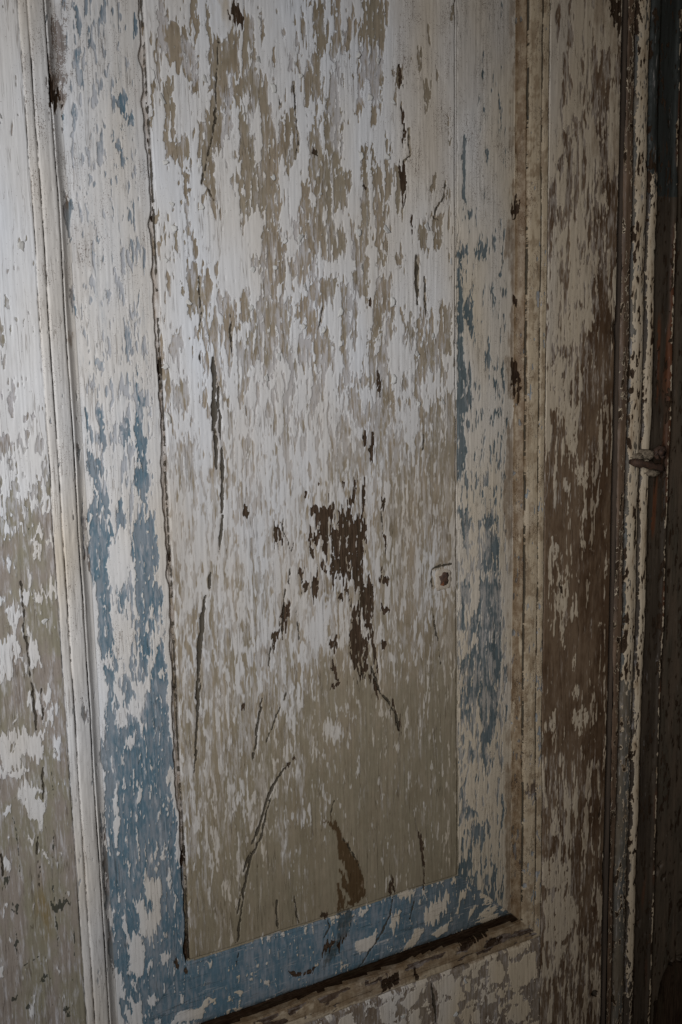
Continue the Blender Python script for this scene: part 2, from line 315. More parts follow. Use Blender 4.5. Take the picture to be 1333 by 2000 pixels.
('-',0,[(-6.9,884.1),(-2.9,885.4),(-2.7,874.9),(-6.7,859.5),(-8.1,868.4)]),
('-',0,[(-72.3,798.7),(-69.6,796.1),(-70.4,783.5),(-73.5,784.6)]),
('-',0,[(-74.6,729.4),(-68.9,726.8),(-67.9,719.7),(-70.7,709.5),(-72.8,687.7),(-75.6,716.4)]),
('-',0,[(-26.0,818.1),(-18.4,818.3),(-13.1,815.3),(-15.7,810.7),(-19.5,798.9),(-23.0,804.2),(-26.6,808.1),(-21.9,811.5)]),
('-',0,[(-16.1,803.5),(-11.3,805.5),(-11.0,796.9),(-15.3,790.7),(-23.1,789.9),(-17.4,794.8)]),
('-',0,[(-31.2,782.0),(-22.8,781.3),(-22.8,768.3),(-17.6,763.0),(-23.5,755.2),(-26.3,760.8),(-24.2,771.1)]),
('-',0,[(-52.4,749.1),(-48.3,745.0),(-46.6,736.4),(-52.9,740.4)]),
('-',0,[(-54.5,714.4),(-49.1,705.8),(-43.8,694.3),(-49.6,697.1)]),
('-',0,[(-86.6,825.0),(-82.9,825.2),(-85.4,814.4),(-87.3,815.4)]),
('-',0,[(-82.9,876.5),(-81.1,875.2),(-82.3,866.9),(-84.3,865.9)]),
('-',0,[(-64.0,806.3),(-60.5,806.5),(-61.9,784.0),(-65.8,778.1)]),
('-',0,[(-57.3,740.2),(-54.5,738.9),(-56.3,733.1)]),
('s',0,[(-82.3,830.5),(-77.8,832.0),(-68.3,817.1),(-69.3,801.7),(-82.4,796.3),(-83.8,808.0)]),
('-',0,[(-75.8,655.3),(-70.9,648.1),(-71.1,633.3),(-74.8,634.8)]),
('-',0,[(-69.3,515.2),(-60.9,505.4),(-54.2,515.9),(-54.8,492.5),(-62.3,482.0),(-69.7,484.1)]),
('-',0,[(-69.0,545.9),(-65.5,542.7),(-67.7,518.2),(-69.2,530.6)]),
('-',0,[(-57.9,556.2),(-52.5,545.3),(-53.5,514.3),(-57.0,520.7),(-58.7,542.5)]),
('-',0,[(-65.6,476.0),(-59.2,481.8),(-50.7,470.2),(-51.7,452.8),(-70.0,454.2)]),
('-',0,[(-44.7,465.0),(-40.0,464.6),(-39.9,451.8),(-45.4,452.3)]),
('-',0,[(-22.7,573.6),(-20.2,561.1),(-14.2,551.5),(-18.7,528.1),(-14.5,515.2),(-14.7,480.1),(-19.7,449.9),(-23.9,464.8),(-26.2,481.0),(-22.7,515.7),(-25.2,528.5)]),
('-',0,[(-20.3,587.5),(-18.4,578.2),(-20.3,573.6)]),
('-',0,[(-30.2,482.9),(-22.3,493.5),(-22.3,477.5),(-28.3,473.2)]),
('-',0,[(-37.9,530.7),(-33.9,530.5),(-35.7,513.3)]),
('-',0,[(-32.6,539.8),(-28.1,534.9),(-29.8,519.3),(-32.9,521.0)]),
('-',0,[(-77.4,528.0),(-74.9,512.4),(-76.7,500.3),(-78.9,505.2)]),
('-',0,[(-43.1,655.7),(-39.7,648.3),(-41.6,641.6),(-47.8,652.7)]),
('-',0,[(-25.5,610.6),(-23.0,596.8),(-23.7,584.5),(-26.2,596.8)]),
('-',0,[(-55.9,591.2),(-50.0,588.1),(-52.2,575.9),(-59.2,585.2)]),
('-',0,[(-77.2,456.5),(-66.9,453.8),(-52.1,444.7),(-47.9,436.3),(-56.1,416.2),(-57.5,392.1),(-56.5,367.5),(-55.2,336.0),(-54.8,327.7),(-64.1,317.3),(-67.4,314.5),(-69.5,331.3),(-68.3,365.6),(-67.5,391.5),(-72.6,396.9),(-73.4,409.8),(-79.6,416.1),(-78.7,438.0)]),
('+',0,[(-77.4,442.4),(-69.2,441.3),(-70.2,423.9),(-77.0,421.7)]),
('-',0,[(-46.8,455.4),(-37.4,454.6),(-39.1,438.7),(-44.5,440.8)]),
('-',0,[(-31.4,446.0),(-21.2,453.1),(-11.6,445.6),(-9.2,427.4),(-8.8,401.0),(-16.2,390.3),(-8.3,379.3),(-6.8,357.3),(-16.6,352.1),(-22.9,359.7),(-28.7,345.6),(-20.7,339.3),(-20.0,318.9),(-23.2,292.3),(-31.0,303.9),(-33.0,327.8),(-30.1,350.8),(-33.9,371.2),(-30.8,398.8),(-34.8,414.0)]),
('+',0,[(-53.5,420.7),(-37.7,420.8),(-37.2,399.6),(-46.2,382.6),(-55.9,378.9)]),
('+',0,[(-52.5,355.5),(-38.1,355.3),(-40.3,329.0),(-51.1,323.9),(-55.1,337.7)]),
('-',0,[(-50.4,378.2),(-42.4,378.9),(-43.3,362.6),(-47.1,366.4)]),
('-',0,[(-65.9,312.6),(-56.7,308.0),(-57.6,292.2),(-63.8,295.6)]),
('-',0,[(-18.5,315.3),(-7.7,323.6),(-6.7,292.6),(-7.7,256.5),(-5.6,229.8),(-2.9,211.5),(-1.9,195.3),(-73.4,210.8),(-74.1,226.5),(-68.3,244.1),(-66.8,269.2),(-60.7,280.1),(-59.6,257.9),(-53.7,248.4),(-43.8,250.0),(-32.4,246.1),(-29.5,269.6),(-23.5,285.6)]),
('+',0,[(-47.8,237.1),(-37.8,240.3),(-43.3,229.3),(-51.7,225.8)]),
('+',0,[(-24.5,314.6),(-19.7,308.7),(-21.4,293.7),(-24.8,294.3)]),
('-',0,[(-89.1,286.7),(-84.0,285.1),(-84.5,265.5),(-89.0,263.6),(-91.8,277.6)]),
('-',0,[(-69.7,213.4),(-72.9,177.7),(-76.6,135.8),(-78.8,107.5),(-78.7,75.4),(-78.6,39.5),(-77.4,11.1),(-67.6,-2.4),(-62.0,-22.5),(-60.6,-58.5),(40.6,-92.8),(47.3,-11.8),(5.5,-6.5),(1.0,-8.2),(1.9,48.4),(1.2,89.4),(-6.0,96.9),(-5.9,117.0),(-3.5,147.1),(-9.0,163.0),(-6.3,180.2),(-5.3,199.5)]),
('+',0,[(-63.5,188.1),(-59.7,197.7),(-60.3,157.8),(-63.4,132.0),(-66.3,137.9)]),
('+',0,[(-40.5,190.3),(-36.3,189.4),(-39.1,168.9),(-42.1,174.9)]),
('+',0,[(-45.0,168.5),(-42.3,155.6),(-44.8,156.1)]),
('+',0,[(-40.8,90.8),(-30.5,89.7),(-21.9,85.4),(-24.9,62.5),(-25.8,44.4),(-31.6,35.1),(-41.0,21.4),(-45.3,37.4),(-47.5,60.0),(-49.3,73.2),(-41.9,69.4),(-37.5,55.3),(-33.1,55.9),(-33.3,68.7),(-38.5,68.4)]),
('+',0,[(-29.8,102.2),(-26.2,104.8),(-23.9,98.7),(-27.5,96.1)]),
('+',0,[(-63.8,125.0),(-59.0,123.9),(-60.9,119.0)]),
('+',0,[(-27.8,6.0),(-20.5,9.1),(-19.3,-2.6),(-28.3,-4.1)]),
('+',0,[(-42.5,-39.7),(-36.8,-30.3),(-32.9,-41.1),(-39.3,-45.5)]),
('+',0,[(-78.5,69.9),(-71.6,71.5),(-68.7,65.4),(-72.8,50.1),(-76.1,57.2)]),
('+',0,[(-62.3,63.8),(-57.3,33.4),(-48.6,38.4),(-44.1,27.9),(-45.4,4.2),(-48.0,-13.6),(-57.6,-3.3),(-58.2,17.1),(-61.9,40.1)]),
('+',0,[(-15.2,110.7),(-12.8,88.0),(-12.1,65.8),(-15.7,83.5)]),
('+',0,[(-20.2,117.6),(-15.8,118.1),(-18.3,104.3)]),
('+',0,[(-11.7,195.8),(-5.5,196.0),(-7.2,180.4),(-11.5,183.3)]),
('+',0,[(-56.6,-14.8),(-53.6,-23.1),(-56.1,-22.3)]),
('+',0,[(-59.1,-30.8),(-49.0,-32.0),(-48.8,-62.2),(-60.6,-58.5)]),
('+',0,[(-16.7,-62.7),(-7.5,-60.2),(9.0,-64.5),(18.5,-55.9),(29.8,-60.0),(16.5,-67.3),(12.7,-78.4),(-18.6,-70.1)]),
('+',0,[(18.6,-17.6),(26.1,-18.2),(23.7,-24.9)]),
('+',0,[(-38.1,-58.5),(-32.8,-60.5),(-33.0,-68.5),(-38.3,-66.4)]),
('-',0,[(-78.4,168.3),(-75.7,161.5),(-78.4,140.5),(-80.2,147.1)]),
('-',0,[(37.8,-5.7),(171.1,-15.5),(220.4,-6.8),(287.5,-12.1),(331.8,-12.1),(326.6,-92.3),(222.1,-94.4),(135.5,-91.8),(33.8,-91.3)]),
('+',0,[(247.5,-6.5),(276.4,-11.5),(262.1,-20.2),(250.9,-14.9)]),
('+',0,[(199.3,-15.9),(210.2,-17.1),(203.2,-25.1)]),
('+',0,[(191.4,-50.2),(218.0,-48.3),(218.1,-59.1),(207.1,-66.4),(193.7,-61.7)]),
('+',0,[(238.7,-31.7),(252.5,-29.7),(249.7,-45.6),(238.3,-50.6)]),
('+',0,[(259.8,-73.4),(273.1,-57.5),(282.8,-62.9),(269.7,-81.4),(253.4,-82.6)]),
('+',0,[(282.4,-40.8),(304.1,-32.4),(327.1,-20.0),(326.5,-34.7),(304.0,-54.1),(285.2,-63.7)]),
('+',0,[(292.9,-73.2),(326.9,-61.4),(327.4,-70.8),(303.1,-81.3)]),
('+',0,[(80.9,-58.2),(90.8,-59.7),(86.8,-66.7)]),
('+',0,[(47.6,-58.4),(57.3,-62.0),(55.3,-69.7)]),
('+',0,[(83.1,-82.5),(95.2,-83.9),(84.9,-86.0)]),
('+',0,[(45.7,-78.7),(57.3,-82.2),(51.4,-85.2)]),
('+',0,[(37.9,-77.8),(43.7,-78.0),(41.4,-86.9)]),
('+',0,[(142.1,-61.1),(150.6,-59.7),(146.4,-64.7)]),
('-',0,[(338.0,813.8),(344.3,816.0),(343.2,798.6),(344.2,777.9),(345.2,742.9),(341.0,741.0),(340.0,777.6)]),
('-',0,[(385.6,859.6),(390.5,858.5),(388.3,819.8)]),
('-',0,[(368.3,805.7),(372.9,806.1),(370.6,782.2)]),
('-',0,[(363.7,882.8),(367.0,883.2),(365.9,871.1),(363.7,870.9)]),
('-',0,[(332.4,698.6),(346.3,707.6),(345.2,691.5),(332.4,691.5)]),
('-',0,[(353.9,700.7),(370.8,708.4),(370.8,692.2),(356.1,691.8)]),
('-',0,[(332.4,694.9),(338.7,689.3),(339.7,639.0),(340.7,602.6),(342.8,565.7),(353.8,539.3),(344.9,528.3),(340.5,517.3),(344.8,490.6),(341.5,464.2),(332.9,449.3),(328.2,472.8),(333.1,584.4)]),
('-',0,[(345.1,657.1),(351.7,651.8),(352.8,633.6),(353.9,611.6),(345.0,615.4),(339.6,626.3)]),
('-',0,[(345.0,580.4),(351.6,576.6),(351.6,554.3),(343.9,562.0)]),
('-',0,[(379.6,570.4),(384.5,560.8),(382.1,540.1)]),
('-',0,[(378.0,661.3),(381.7,648.5),(379.3,630.0)]),
('-',0,[(379.7,526.9),(393.6,532.0),(392.3,524.4),(379.8,515.4),(374.9,515.7)]),
('-',0,[(390.1,696.3),(393.9,696.5),(392.8,674.5)]),
('-',0,[(390.8,573.9),(395.9,583.3),(394.7,556.7),(392.2,556.8)]),
('-',0,[(335.8,418.4),(349.2,415.3),(349.2,405.6),(344.7,382.6),(339.0,379.3)]),
('-',0,[(365.5,411.9),(387.8,411.7),(390.8,317.2),(393.6,300.5),(393.9,240.7),(388.8,200.0),(386.2,169.1),(378.5,149.7),(365.8,162.9),(358.5,195.6),(346.7,179.1),(336.3,183.1),(336.4,209.7),(344.4,210.4),(337.5,219.8),(334.2,244.7),(345.6,259.2),(358.5,257.2),(360.8,277.1),(349.1,278.9),(349.1,303.0),(360.8,305.4),(358.4,361.5),(365.5,362.7),(370.3,376.0)]),
('-',0,[(340.1,337.9),(349.2,334.9),(350.3,322.8),(340.0,308.2),(341.1,280.0),(335.4,282.8),(335.5,316.7)]),
('-',0,[(334.0,158.6),(339.7,159.7),(337.3,128.9),(333.3,129.3)]),
('-',0,[(349.0,139.1),(353.7,140.2),(351.3,126.0)]),
('-',0,[(363.4,161.3),(378.4,158.1),(373.4,110.5),(360.9,124.0)]),
('-',0,[(396.7,233.9),(402.2,230.7),(402.3,211.8),(396.8,213.0)]),
('-',0,[(398.3,187.4),(403.8,188.3),(402.6,163.1),(399.3,163.9)]),
('-',0,[(325.8,4.9),(337.0,7.4),(346.4,-5.9),(344.1,-9.6),(339.1,-21.3),(348.8,-19.6),(358.6,-20.0),(358.5,-44.2),(368.9,-56.4),(359.8,-72.1),(354.5,-88.2),(337.4,-87.5),(315.8,-90.2),(318.9,-12.3),(329.7,-14.5)]),
('+',0,[(336.4,-29.0),(353.7,-27.5),(336.1,-46.3),(326.6,-59.0)]),
('+',0,[(346.4,-58.5),(358.8,-55.5),(344.9,-74.3)]),
('-',0,[(334.9,101.8),(339.5,94.5),(338.3,79.9),(333.8,89.4)]),
('-',0,[(348.9,43.3),(361.0,42.5),(368.5,44.9),(367.3,12.6),(362.3,5.2),(361.0,29.5),(348.9,26.1)]),
('-',0,[(337.1,71.7),(358.5,62.5),(353.7,55.1),(339.4,56.3)]),
('-',0,[(393.4,79.3),(397.7,67.3),(397.9,34.4),(389.6,18.2),(395.0,41.8)]),
('-',0,[(426.0,83.9),(437.4,83.2),(437.6,60.2),(427.3,61.9)]),
('-',0,[(463.4,831.0),(473.2,828.3),(481.0,809.1),(476.3,796.0),(466.4,798.9),(461.9,774.9),(452.0,788.7),(463.8,805.9)]),
('-',0,[(477.7,846.7),(487.7,840.5),(485.6,822.2),(478.2,825.1)]),
('-',0,[(509.0,893.1),(531.5,902.9),(532.1,881.2),(520.0,858.1),(530.9,833.4),(520.9,821.5),(510.5,831.6)]),
('-',0,[(515.8,821.0),(530.1,816.7),(531.5,764.4),(522.4,765.8)]),
('-',0,[(510.0,750.1),(530.5,753.1),(528.6,726.4),(524.3,695.8),(510.9,712.4)]),
('-',0,[(455.1,743.5),(474.6,751.9),(477.4,737.2),(467.7,723.8),(460.2,730.9)]),
('-',0,[(479.9,737.3),(488.6,740.6),(483.8,732.0)]),
('w',0,[(525.7,973.8),(547.2,976.9),(542.0,936.8),(532.8,944.5)]),
('-',0,[(502.2,965.1),(505.9,965.6),(503.7,953.0)]),
('-',0,[(515.9,917.3),(531.1,917.3),(531.5,902.9),(516.4,897.6)]),
('w',0,[(405.0,756.3),(413.5,755.8),(415.0,741.1),(411.2,735.9),(403.8,742.7)]),
('w',0,[(406.4,575.5),(412.1,581.1),(415.1,573.4),(414.5,560.0),(416.6,548.5),(413.9,540.8),(406.6,556.4)]),
('w',0,[(407.1,651.7),(411.7,651.8),(412.6,643.3),(407.2,645.2)]),
('-',0,[(519.0,699.2),(532.0,699.6),(534.1,624.0),(545.0,614.2),(540.8,576.6),(536.9,520.5),(515.6,521.5),(493.5,573.6),(497.9,604.7),(515.7,624.0),(506.8,666.4),(516.9,678.1)]),
('-',0,[(465.9,688.2),(472.3,677.1),(471.4,658.2),(463.9,661.9)]),
('-',0,[(462.5,597.3),(472.6,597.2),(470.2,587.6),(462.6,589.6)]),
('+',0,[(446.7,570.7),(462.6,589.6),(472.8,581.7),(473.9,523.2),(469.0,513.6),(458.7,523.9),(447.2,538.0)]),
('+',0,[(478.9,528.9),(490.7,522.5),(492.6,490.6),(491.7,472.6),(479.9,477.4)]),
('+',0,[(449.1,659.7),(466.3,667.5),(466.7,643.0),(454.2,646.7)]),
('+',0,[(469.3,639.2),(497.2,637.5),(497.9,604.7),(482.7,597.1),(469.9,604.9)]),
('+',0,[(480.7,696.1),(498.4,696.7),(504.4,658.7),(486.8,647.0)]),
('+',0,[(490.5,466.7),(509.1,461.4),(509.5,441.0),(493.8,434.1)]),
('+',0,[(472.8,445.8),(483.2,441.0),(480.8,429.1),(475.6,431.5)]),
('+',0,[(453.3,376.8),(467.6,369.1),(464.0,355.2),(468.1,340.3),(458.9,351.7)]),
('+',0,[(465.7,332.4),(478.9,326.6),(480.4,316.0),(472.6,308.7),(479.4,295.2),(475.8,278.9),(467.7,288.5),(462.3,299.7),(466.0,311.6)]),
('w',0,[(467.1,321.8),(472.4,321.2),(472.6,309.7),(468.6,313.3)]),
('+',0,[(469.2,275.7),(476.0,266.2),(477.8,242.7),(472.3,252.0)]),
('+',0,[(488.3,182.9),(501.5,197.8),(500.5,180.6),(491.1,175.9)]),
('+',0,[(491.4,162.8),(516.1,160.1),(516.5,142.4),(502.9,131.9),(491.7,145.2)]),
('+',0,[(459.1,169.1),(467.1,165.3),(462.3,138.2),(454.1,150.7)]),
('+',0,[(527.4,264.9),(534.2,266.0),(531.6,259.9)]),
('+',0,[(532.5,383.0),(540.7,384.3),(538.3,371.9)]),
('+',0,[(536.4,340.5),(543.3,339.7),(538.4,319.0)]),
('+',0,[(491.3,231.9),(495.4,229.1),(493.1,210.1),(490.3,217.1)]),
('+',0,[(449.3,-72.5),(468.3,-71.4),(496.2,-79.7),(502.4,-109.6),(494.3,-123.5),(480.5,-135.5),(452.7,-126.5)]),
('+',0,[(443.1,-18.6),(478.7,-33.1),(490.1,-54.7),(473.6,-61.4),(446.3,-51.2)]),
('+',0,[(458.6,30.9),(472.2,25.2),(464.3,9.3),(457.5,15.6)]),
('+',0,[(469.4,-138.9),(483.4,-143.5),(480.9,-159.2),(466.9,-152.1)]),
('-',0,[(457.2,-58.9),(468.1,-57.5),(471.0,-65.2),(454.6,-67.3)]),
('w',0,[(552.5,9.3),(562.7,9.1),(563.8,-28.6),(559.9,-46.4),(549.6,-41.2)]),
('w',0,[(536.3,25.0),(540.5,26.2),(539.5,10.3),(536.6,13.4)]),
('+',0,[(552.1,76.1),(557.9,74.8),(559.2,28.5),(552.3,16.3)]),
('+',0,[(313.4,-136.4),(325.7,-129.6),(328.1,-152.6),(318.2,-160.3)]),
('+',0,[(330.6,-133.5),(340.6,-139.1),(339.3,-156.6),(330.6,-151.3)]),
('+',0,[(341.8,-128.4),(351.9,-129.6),(351.9,-140.8),(343.1,-138.9)]),
('+',0,[(353.1,-145.7),(360.7,-143.8),(360.7,-155.1)]),
('+',0,[(363.2,-131.2),(383.7,-129.1),(391.6,-147.6),(386.5,-161.8),(371.0,-154.2)]),
('+',0,[(396.8,-133.4),(410.0,-142.4),(420.5,-134.4),(436.6,-135.1),(441.0,-164.5),(426.3,-175.7),(402.3,-174.3),(396.9,-154.0)]),
('+',0,[(363.3,-167.4),(376.2,-167.4),(378.8,-182.0),(365.9,-181.9)]),
('+',0,[(405.0,-182.1),(421.0,-187.8),(418.5,-200.9),(402.4,-192.8)]),
('+',0,[(340.5,-184.1),(353.2,-181.9),(355.7,-203.6),(343.0,-198.8)]),
('+',0,[(310.8,-164.3),(320.7,-158.9),(323.1,-173.2),(315.7,-179.5)]),
('+',0,[(389.3,-201.9),(405.1,-203.1),(421.3,-220.7),(410.6,-224.0)]),
('+',0,[(214.6,-129.5),(230.5,-124.5),(237.1,-139.8),(230.0,-156.8),(216.5,-149.4)]),
('+',0,[(241.8,-135.0),(253.4,-126.2),(272.2,-124.2),(267.3,-139.8),(253.2,-147.8)]),
('+',0,[(286.4,-124.8),(315.4,-123.8),(318.4,-153.7),(295.8,-143.4)]),
('+',0,[(164.2,-125.8),(181.5,-123.8),(185.5,-142.1),(161.8,-133.3)]),
('+',0,[(253.1,-154.3),(267.2,-148.5),(269.3,-173.4),(252.9,-167.3)]),
('+',0,[(295.8,-154.4),(318.4,-155.9),(318.3,-191.6),(293.2,-180.1)]),
('c',2.66,[(285.2,-126.5),(288.6,-149.6),(291.3,-177.1)]),
('-',0,[(185.7,-131.7),(192.5,-123.6),(207.9,-127.1),(214.2,-152.8),(187.7,-142.9)]),
('w',0,[(220.0,-101.2),(242.1,-98.6),(240.8,-109.9),(219.6,-112.4)]),
('w',0,[(261.4,-100.5),(267.2,-100.4),(267.6,-114.0),(260.8,-112.8)]),
('+',0,[(242.1,-98.6),(260.3,-100.2),(262.4,-109.5),(242.4,-111.9)]),
('+',0,[(266.9,-102.1),(293.3,-100.4),(321.4,-97.3),(319.3,-110.3),(281.7,-114.5)]),
('+',0,[(186.9,-107.7),(196.6,-101.4),(219.0,-100.9),(217.9,-110.1),(195.1,-112.2)]),
('+',0,[(125.6,-104.5),(132.0,-103.0),(130.9,-111.8),(126.0,-110.3)]),
('w',0,[(328.5,-92.7),(369.9,-91.3),(368.7,-94.5),(330.0,-101.5)]),
('w',0,[(365.4,-107.9),(369.0,-101.0),(390.8,-101.2),(387.6,-104.3)]),
('-',0,[(-137.4,626.6),(-134.8,625.2),(-136.3,603.9),(-140.5,602.5)]),
('-',0,[(-129.6,620.2),(-126.8,619.5),(-129.3,614.5)]),
('-',0,[(-122.7,547.2),(-115.7,545.4),(-116.7,541.1),(-123.1,541.4)]),
('-',0,[(-123.5,535.5),(-119.5,532.4),(-121.9,517.7),(-123.5,525.2)]),
('-',0,[(-134.6,569.5),(-130.9,572.3),(-129.8,557.7),(-134.7,547.7)]),
('-',0,[(-137.4,598.2),(-134.6,598.2),(-136.1,586.8),(-138.9,586.8)]),
('-',0,[(-132.0,644.9),(-128.0,642.1),(-130.0,633.7),(-132.7,635.1)]),
('-',0,[(-117.8,483.1),(-111.9,484.1),(-113.5,460.0),(-117.1,460.4)]),
('+',0,[(-149.5,380.0),(-137.8,381.5),(-140.2,367.9),(-144.6,367.0),(-140.6,341.5),(-139.9,330.4),(-145.7,331.4),(-146.7,358.0)]),
('+',0,[(-157.3,350.4),(-151.2,355.6),(-145.1,350.0),(-146.8,336.2),(-151.1,316.6),(-159.6,318.9)]),
('+',0,[(-132.2,357.3),(-125.4,348.4),(-123.9,326.1),(-130.0,324.0),(-135.1,335.9)]),
('+',0,[(-142.6,334.0),(-134.4,324.7),(-133.5,316.6),(-137.8,319.0)]),
('+',0,[(-132.0,305.3),(-125.8,297.7),(-126.5,277.0),(-130.2,277.7)]),
('+',0,[(-124.1,300.6),(-117.8,305.9),(-117.3,289.7),(-124.9,289.5)]),
('+',0,[(-123.8,282.9),(-120.1,282.2),(-122.1,275.3)]),
('+',0,[(-164.7,268.7),(-148.4,271.7),(-144.0,270.9),(-138.8,260.1),(-124.9,266.9),(-121.4,263.0),(-128.7,254.8),(-126.7,239.7),(-138.8,239.1),(-142.8,246.4),(-151.1,233.7),(-161.2,236.0),(-165.9,251.5)]),
('-',0,[(-155.0,261.9),(-149.1,262.3),(-151.3,251.5),(-155.7,250.9)]),
('+',0,[(-120.1,248.0),(-111.9,256.1),(-110.8,249.3),(-114.9,233.8),(-119.0,241.2)]),
('+',0,[(-152.4,277.3),(-145.5,282.3),(-149.5,276.8)]),
('+',0,[(-122.9,428.8),(-118.4,429.8),(-121.2,420.9)]),
('+',0,[(-129.9,411.2),(-127.0,410.9),(-128.4,391.0),(-130.6,391.3)]),
('+',0,[(-139.4,460.8),(-138.1,459.2),(-139.9,454.8)]),
('+',0,[(-150.6,218.8),(-139.9,222.9),(-135.4,212.0),(-137.5,202.6),(-128.0,197.0),(-129.6,184.1),(-134.2,173.6),(-139.8,180.1),(-144.8,194.5),(-151.6,204.4)]),
('+',0,[(-166.8,238.7),(-157.0,233.3),(-161.8,227.9),(-167.7,226.1)]),
('+',0,[(-157.1,231.7),(-148.2,232.9),(-140.6,234.4),(-147.1,226.2),(-154.5,226.3)]),
('+',0,[(-166.7,200.0),(-157.1,200.9),(-158.3,194.6),(-162.9,191.7)]),
('+',0,[(-146.6,168.6),(-139.1,168.2),(-142.6,160.8)]),
('+',0,[(-172.6,159.0),(-161.3,151.0),(-164.3,140.2),(-168.8,139.8),(-170.4,148.5)]),
('+',0,[(-134.1,151.8),(-130.3,150.8),(-132.4,143.0)]),
('+',0,[(-119.7,147.9),(-116.6,147.1),(-117.6,143.1)]),
('+',0,[(-170.1,111.9),(-166.3,112.4),(-167.4,107.7)]),
('+',0,[(-157.4,1.6),(-150.0,7.6),(-151.4,-2.4),(-156.3,-5.8)]),
('+',0,[(-129.4,33.8),(-125.7,30.7),(-127.7,24.4)]),
('+',0,[(-180.3,52.7),(-175.1,52.7),(-178.0,43.4),(-181.0,42.7)]),
('g',0,[(-133.1,97.3),(-128.4,97.6),(-117.3,99.4),(-112.0,95.2),(-124.2,89.5),(-130.4,91.3)]),
('g',0,[(-162.8,109.7),(-159.7,110.4),(-159.4,103.6),(-163.5,99.8)]),
('g',0,[(-169.2,134.9),(-164.0,135.1),(-165.9,129.0),(-169.7,126.8)]),
('g',0,[(-143.7,31.6),(-139.7,32.9),(-140.0,27.8),(-143.3,26.3)]),
('g',0,[(-172.2,19.1),(-166.9,18.1),(-168.0,14.1),(-171.7,15.4)]),
('g',0,[(-125.0,-8.4),(-120.9,-6.4),(-121.6,-16.8),(-123.9,-16.0)]),
('g',0,[(-128.5,119.8),(-126.3,117.5),(-126.9,109.1),(-129.1,111.5)]),
('g',0,[(-136.8,5.6),(-133.7,5.3),(-136.2,2.7)]),
('g',0,[(-163.0,84.4),(-161.6,84.0),(-162.0,81.6),(-163.4,82.9)]),
('g',0,[(-163.9,72.8),(-161.6,72.1),(-163.1,62.3),(-164.0,66.0)]),
('g',0,[(-158.6,5.5),(-155.4,7.8),(-157.5,-0.2)]),
('g',1.5,[(-127.6,109.4),(-127.3,85.2),(-126.5,55.5)]),
('g',1.49,[(-123.2,172.4),(-125.9,141.2)]),
('g',1.02,[(-157.6,192.8),(-155.1,165.8),(-155.5,137.7)]),
('g',1.05,[(-121.4,228.4),(-122.0,195.5)]),
('g',0.83,[(-162.6,79.2),(-164.1,47.3)]),
('g',0.88,[(-111.3,69.8),(-113.2,38.9)]),
('g',0.88,[(-116.6,-2.5),(-118.1,-12.7)]),
('g',0.83,[(-159.7,45.7),(-140.7,52.4)]),
('c',0.84,[(-137.7,171.2),(-139.4,117.9)]),
('c',0.84,[(-129.6,230.3),(-130.1,200.8)]),
('c',1.01,[(-170.4,158.4),(-169.7,138.4)]),
('c',1.21,[(-136.3,402.8),(-135.7,359.4),(-134.8,340.5),(-133.6,315.1)]),
('c',1.23,[(-133.6,315.1),(-132.3,290.9),(-131.7,266.7)]),
('c',0.83,[(-125.2,307.2),(-126.6,275.4)]),
('g',0.81,[(-126.2,448.9),(-126.2,439.8)]),
('h',0,[(530.1,-225.3),(532.3,-222.4),(536.8,-223.0),(540.7,-226.3),(541.4,-230.5),(538.8,-232.5),(534.0,-230.8),(531.0,-228.3)]),
('c',1.87,[(297.0,359.2),(306.1,361.6),(322.1,362.0)]),
('c',1.25,[(297.0,359.2),(295.8,345.9),(298.0,339.8)]),
('+',0,[(298.1,358.1),(324.4,359.8),(332.6,332.3),(305.9,331.9),(296.9,340.9)]),
('w',0,[(605.2,471.7),(613.8,471.2),(612.6,464.9),(606.9,465.3)]),
('p',2.4,[(-79.4,888.1),(-63.7,891.4),(-64.8,861.4),(-65.0,836.7),(-66.4,825.6),(-70.1,800.3),(-84.4,796.8),(-82.7,833.3)]),
('w',0,[(-82.4,826.4),(-78.1,825.1),(-75.6,816.2),(-69.7,813.1),(-73.0,809.1),(-82.3,797.7),(-84.3,802.3)]),
('s',0,[(-82.4,618.2),(-75.2,617.0),(-77.8,606.5),(-82.3,607.9)]),
('p',0,[(-72.2,709.5),(-48.9,710.2),(-50.6,680.8),(-72.5,680.3)]),
('p',0,[(-82.6,682.3),(-53.4,683.6),(-61.7,642.2),(-81.3,635.8)]),
('p',0,[(-80.6,621.2),(-67.6,618.4),(-74.5,603.6),(-82.5,603.5)]),
('p',0,[(251.2,933.5),(322.7,943.9),(324.3,827.5),(259.5,821.5)]),
('p',0,[(269.7,822.5),(324.4,844.5),(323.9,741.6),(271.1,772.6)]),
('p',0,[(327.6,944.7),(402.2,956.5),(402.8,884.4),(332.6,829.4)]),
('p',0,[(418.6,905.5),(440.7,906.3),(440.6,836.1),(419.0,835.6)]),
('p',0,[(-5.0,861.8),(3.8,862.6),(2.3,754.7),(-3.8,682.4),(-13.5,682.1),(-8.7,768.1)]),
('s',0,[(404.9,773.4),(418.7,767.9),(419.6,693.3),(393.9,693.0),(396.3,718.7),(405.2,737.4)]),
('s',0,[(405.5,697.0),(418.4,696.8),(420.5,590.3),(402.4,583.1),(404.6,639.6)]),
('s',0,[(394.6,585.2),(420.8,586.5),(420.9,538.8),(405.4,539.2)]),
('s',0,[(400.3,510.5),(420.3,513.7),(420.5,409.5),(393.0,411.4),(394.1,442.8)]),
('s',0,[(394.3,415.0),(418.6,413.4),(417.3,389.3),(398.5,376.6)]),
('s',0,[(400.2,107.8),(417.3,105.6),(418.2,-85.3),(404.3,-86.4),(400.8,18.1)]),
('s',0,[(324.3,-91.9),(370.9,-90.1),(406.7,-86.9),(434.1,-111.6),(431.0,-119.5),(370.9,-120.2),(313.5,-120.9),(310.1,-103.4)]),
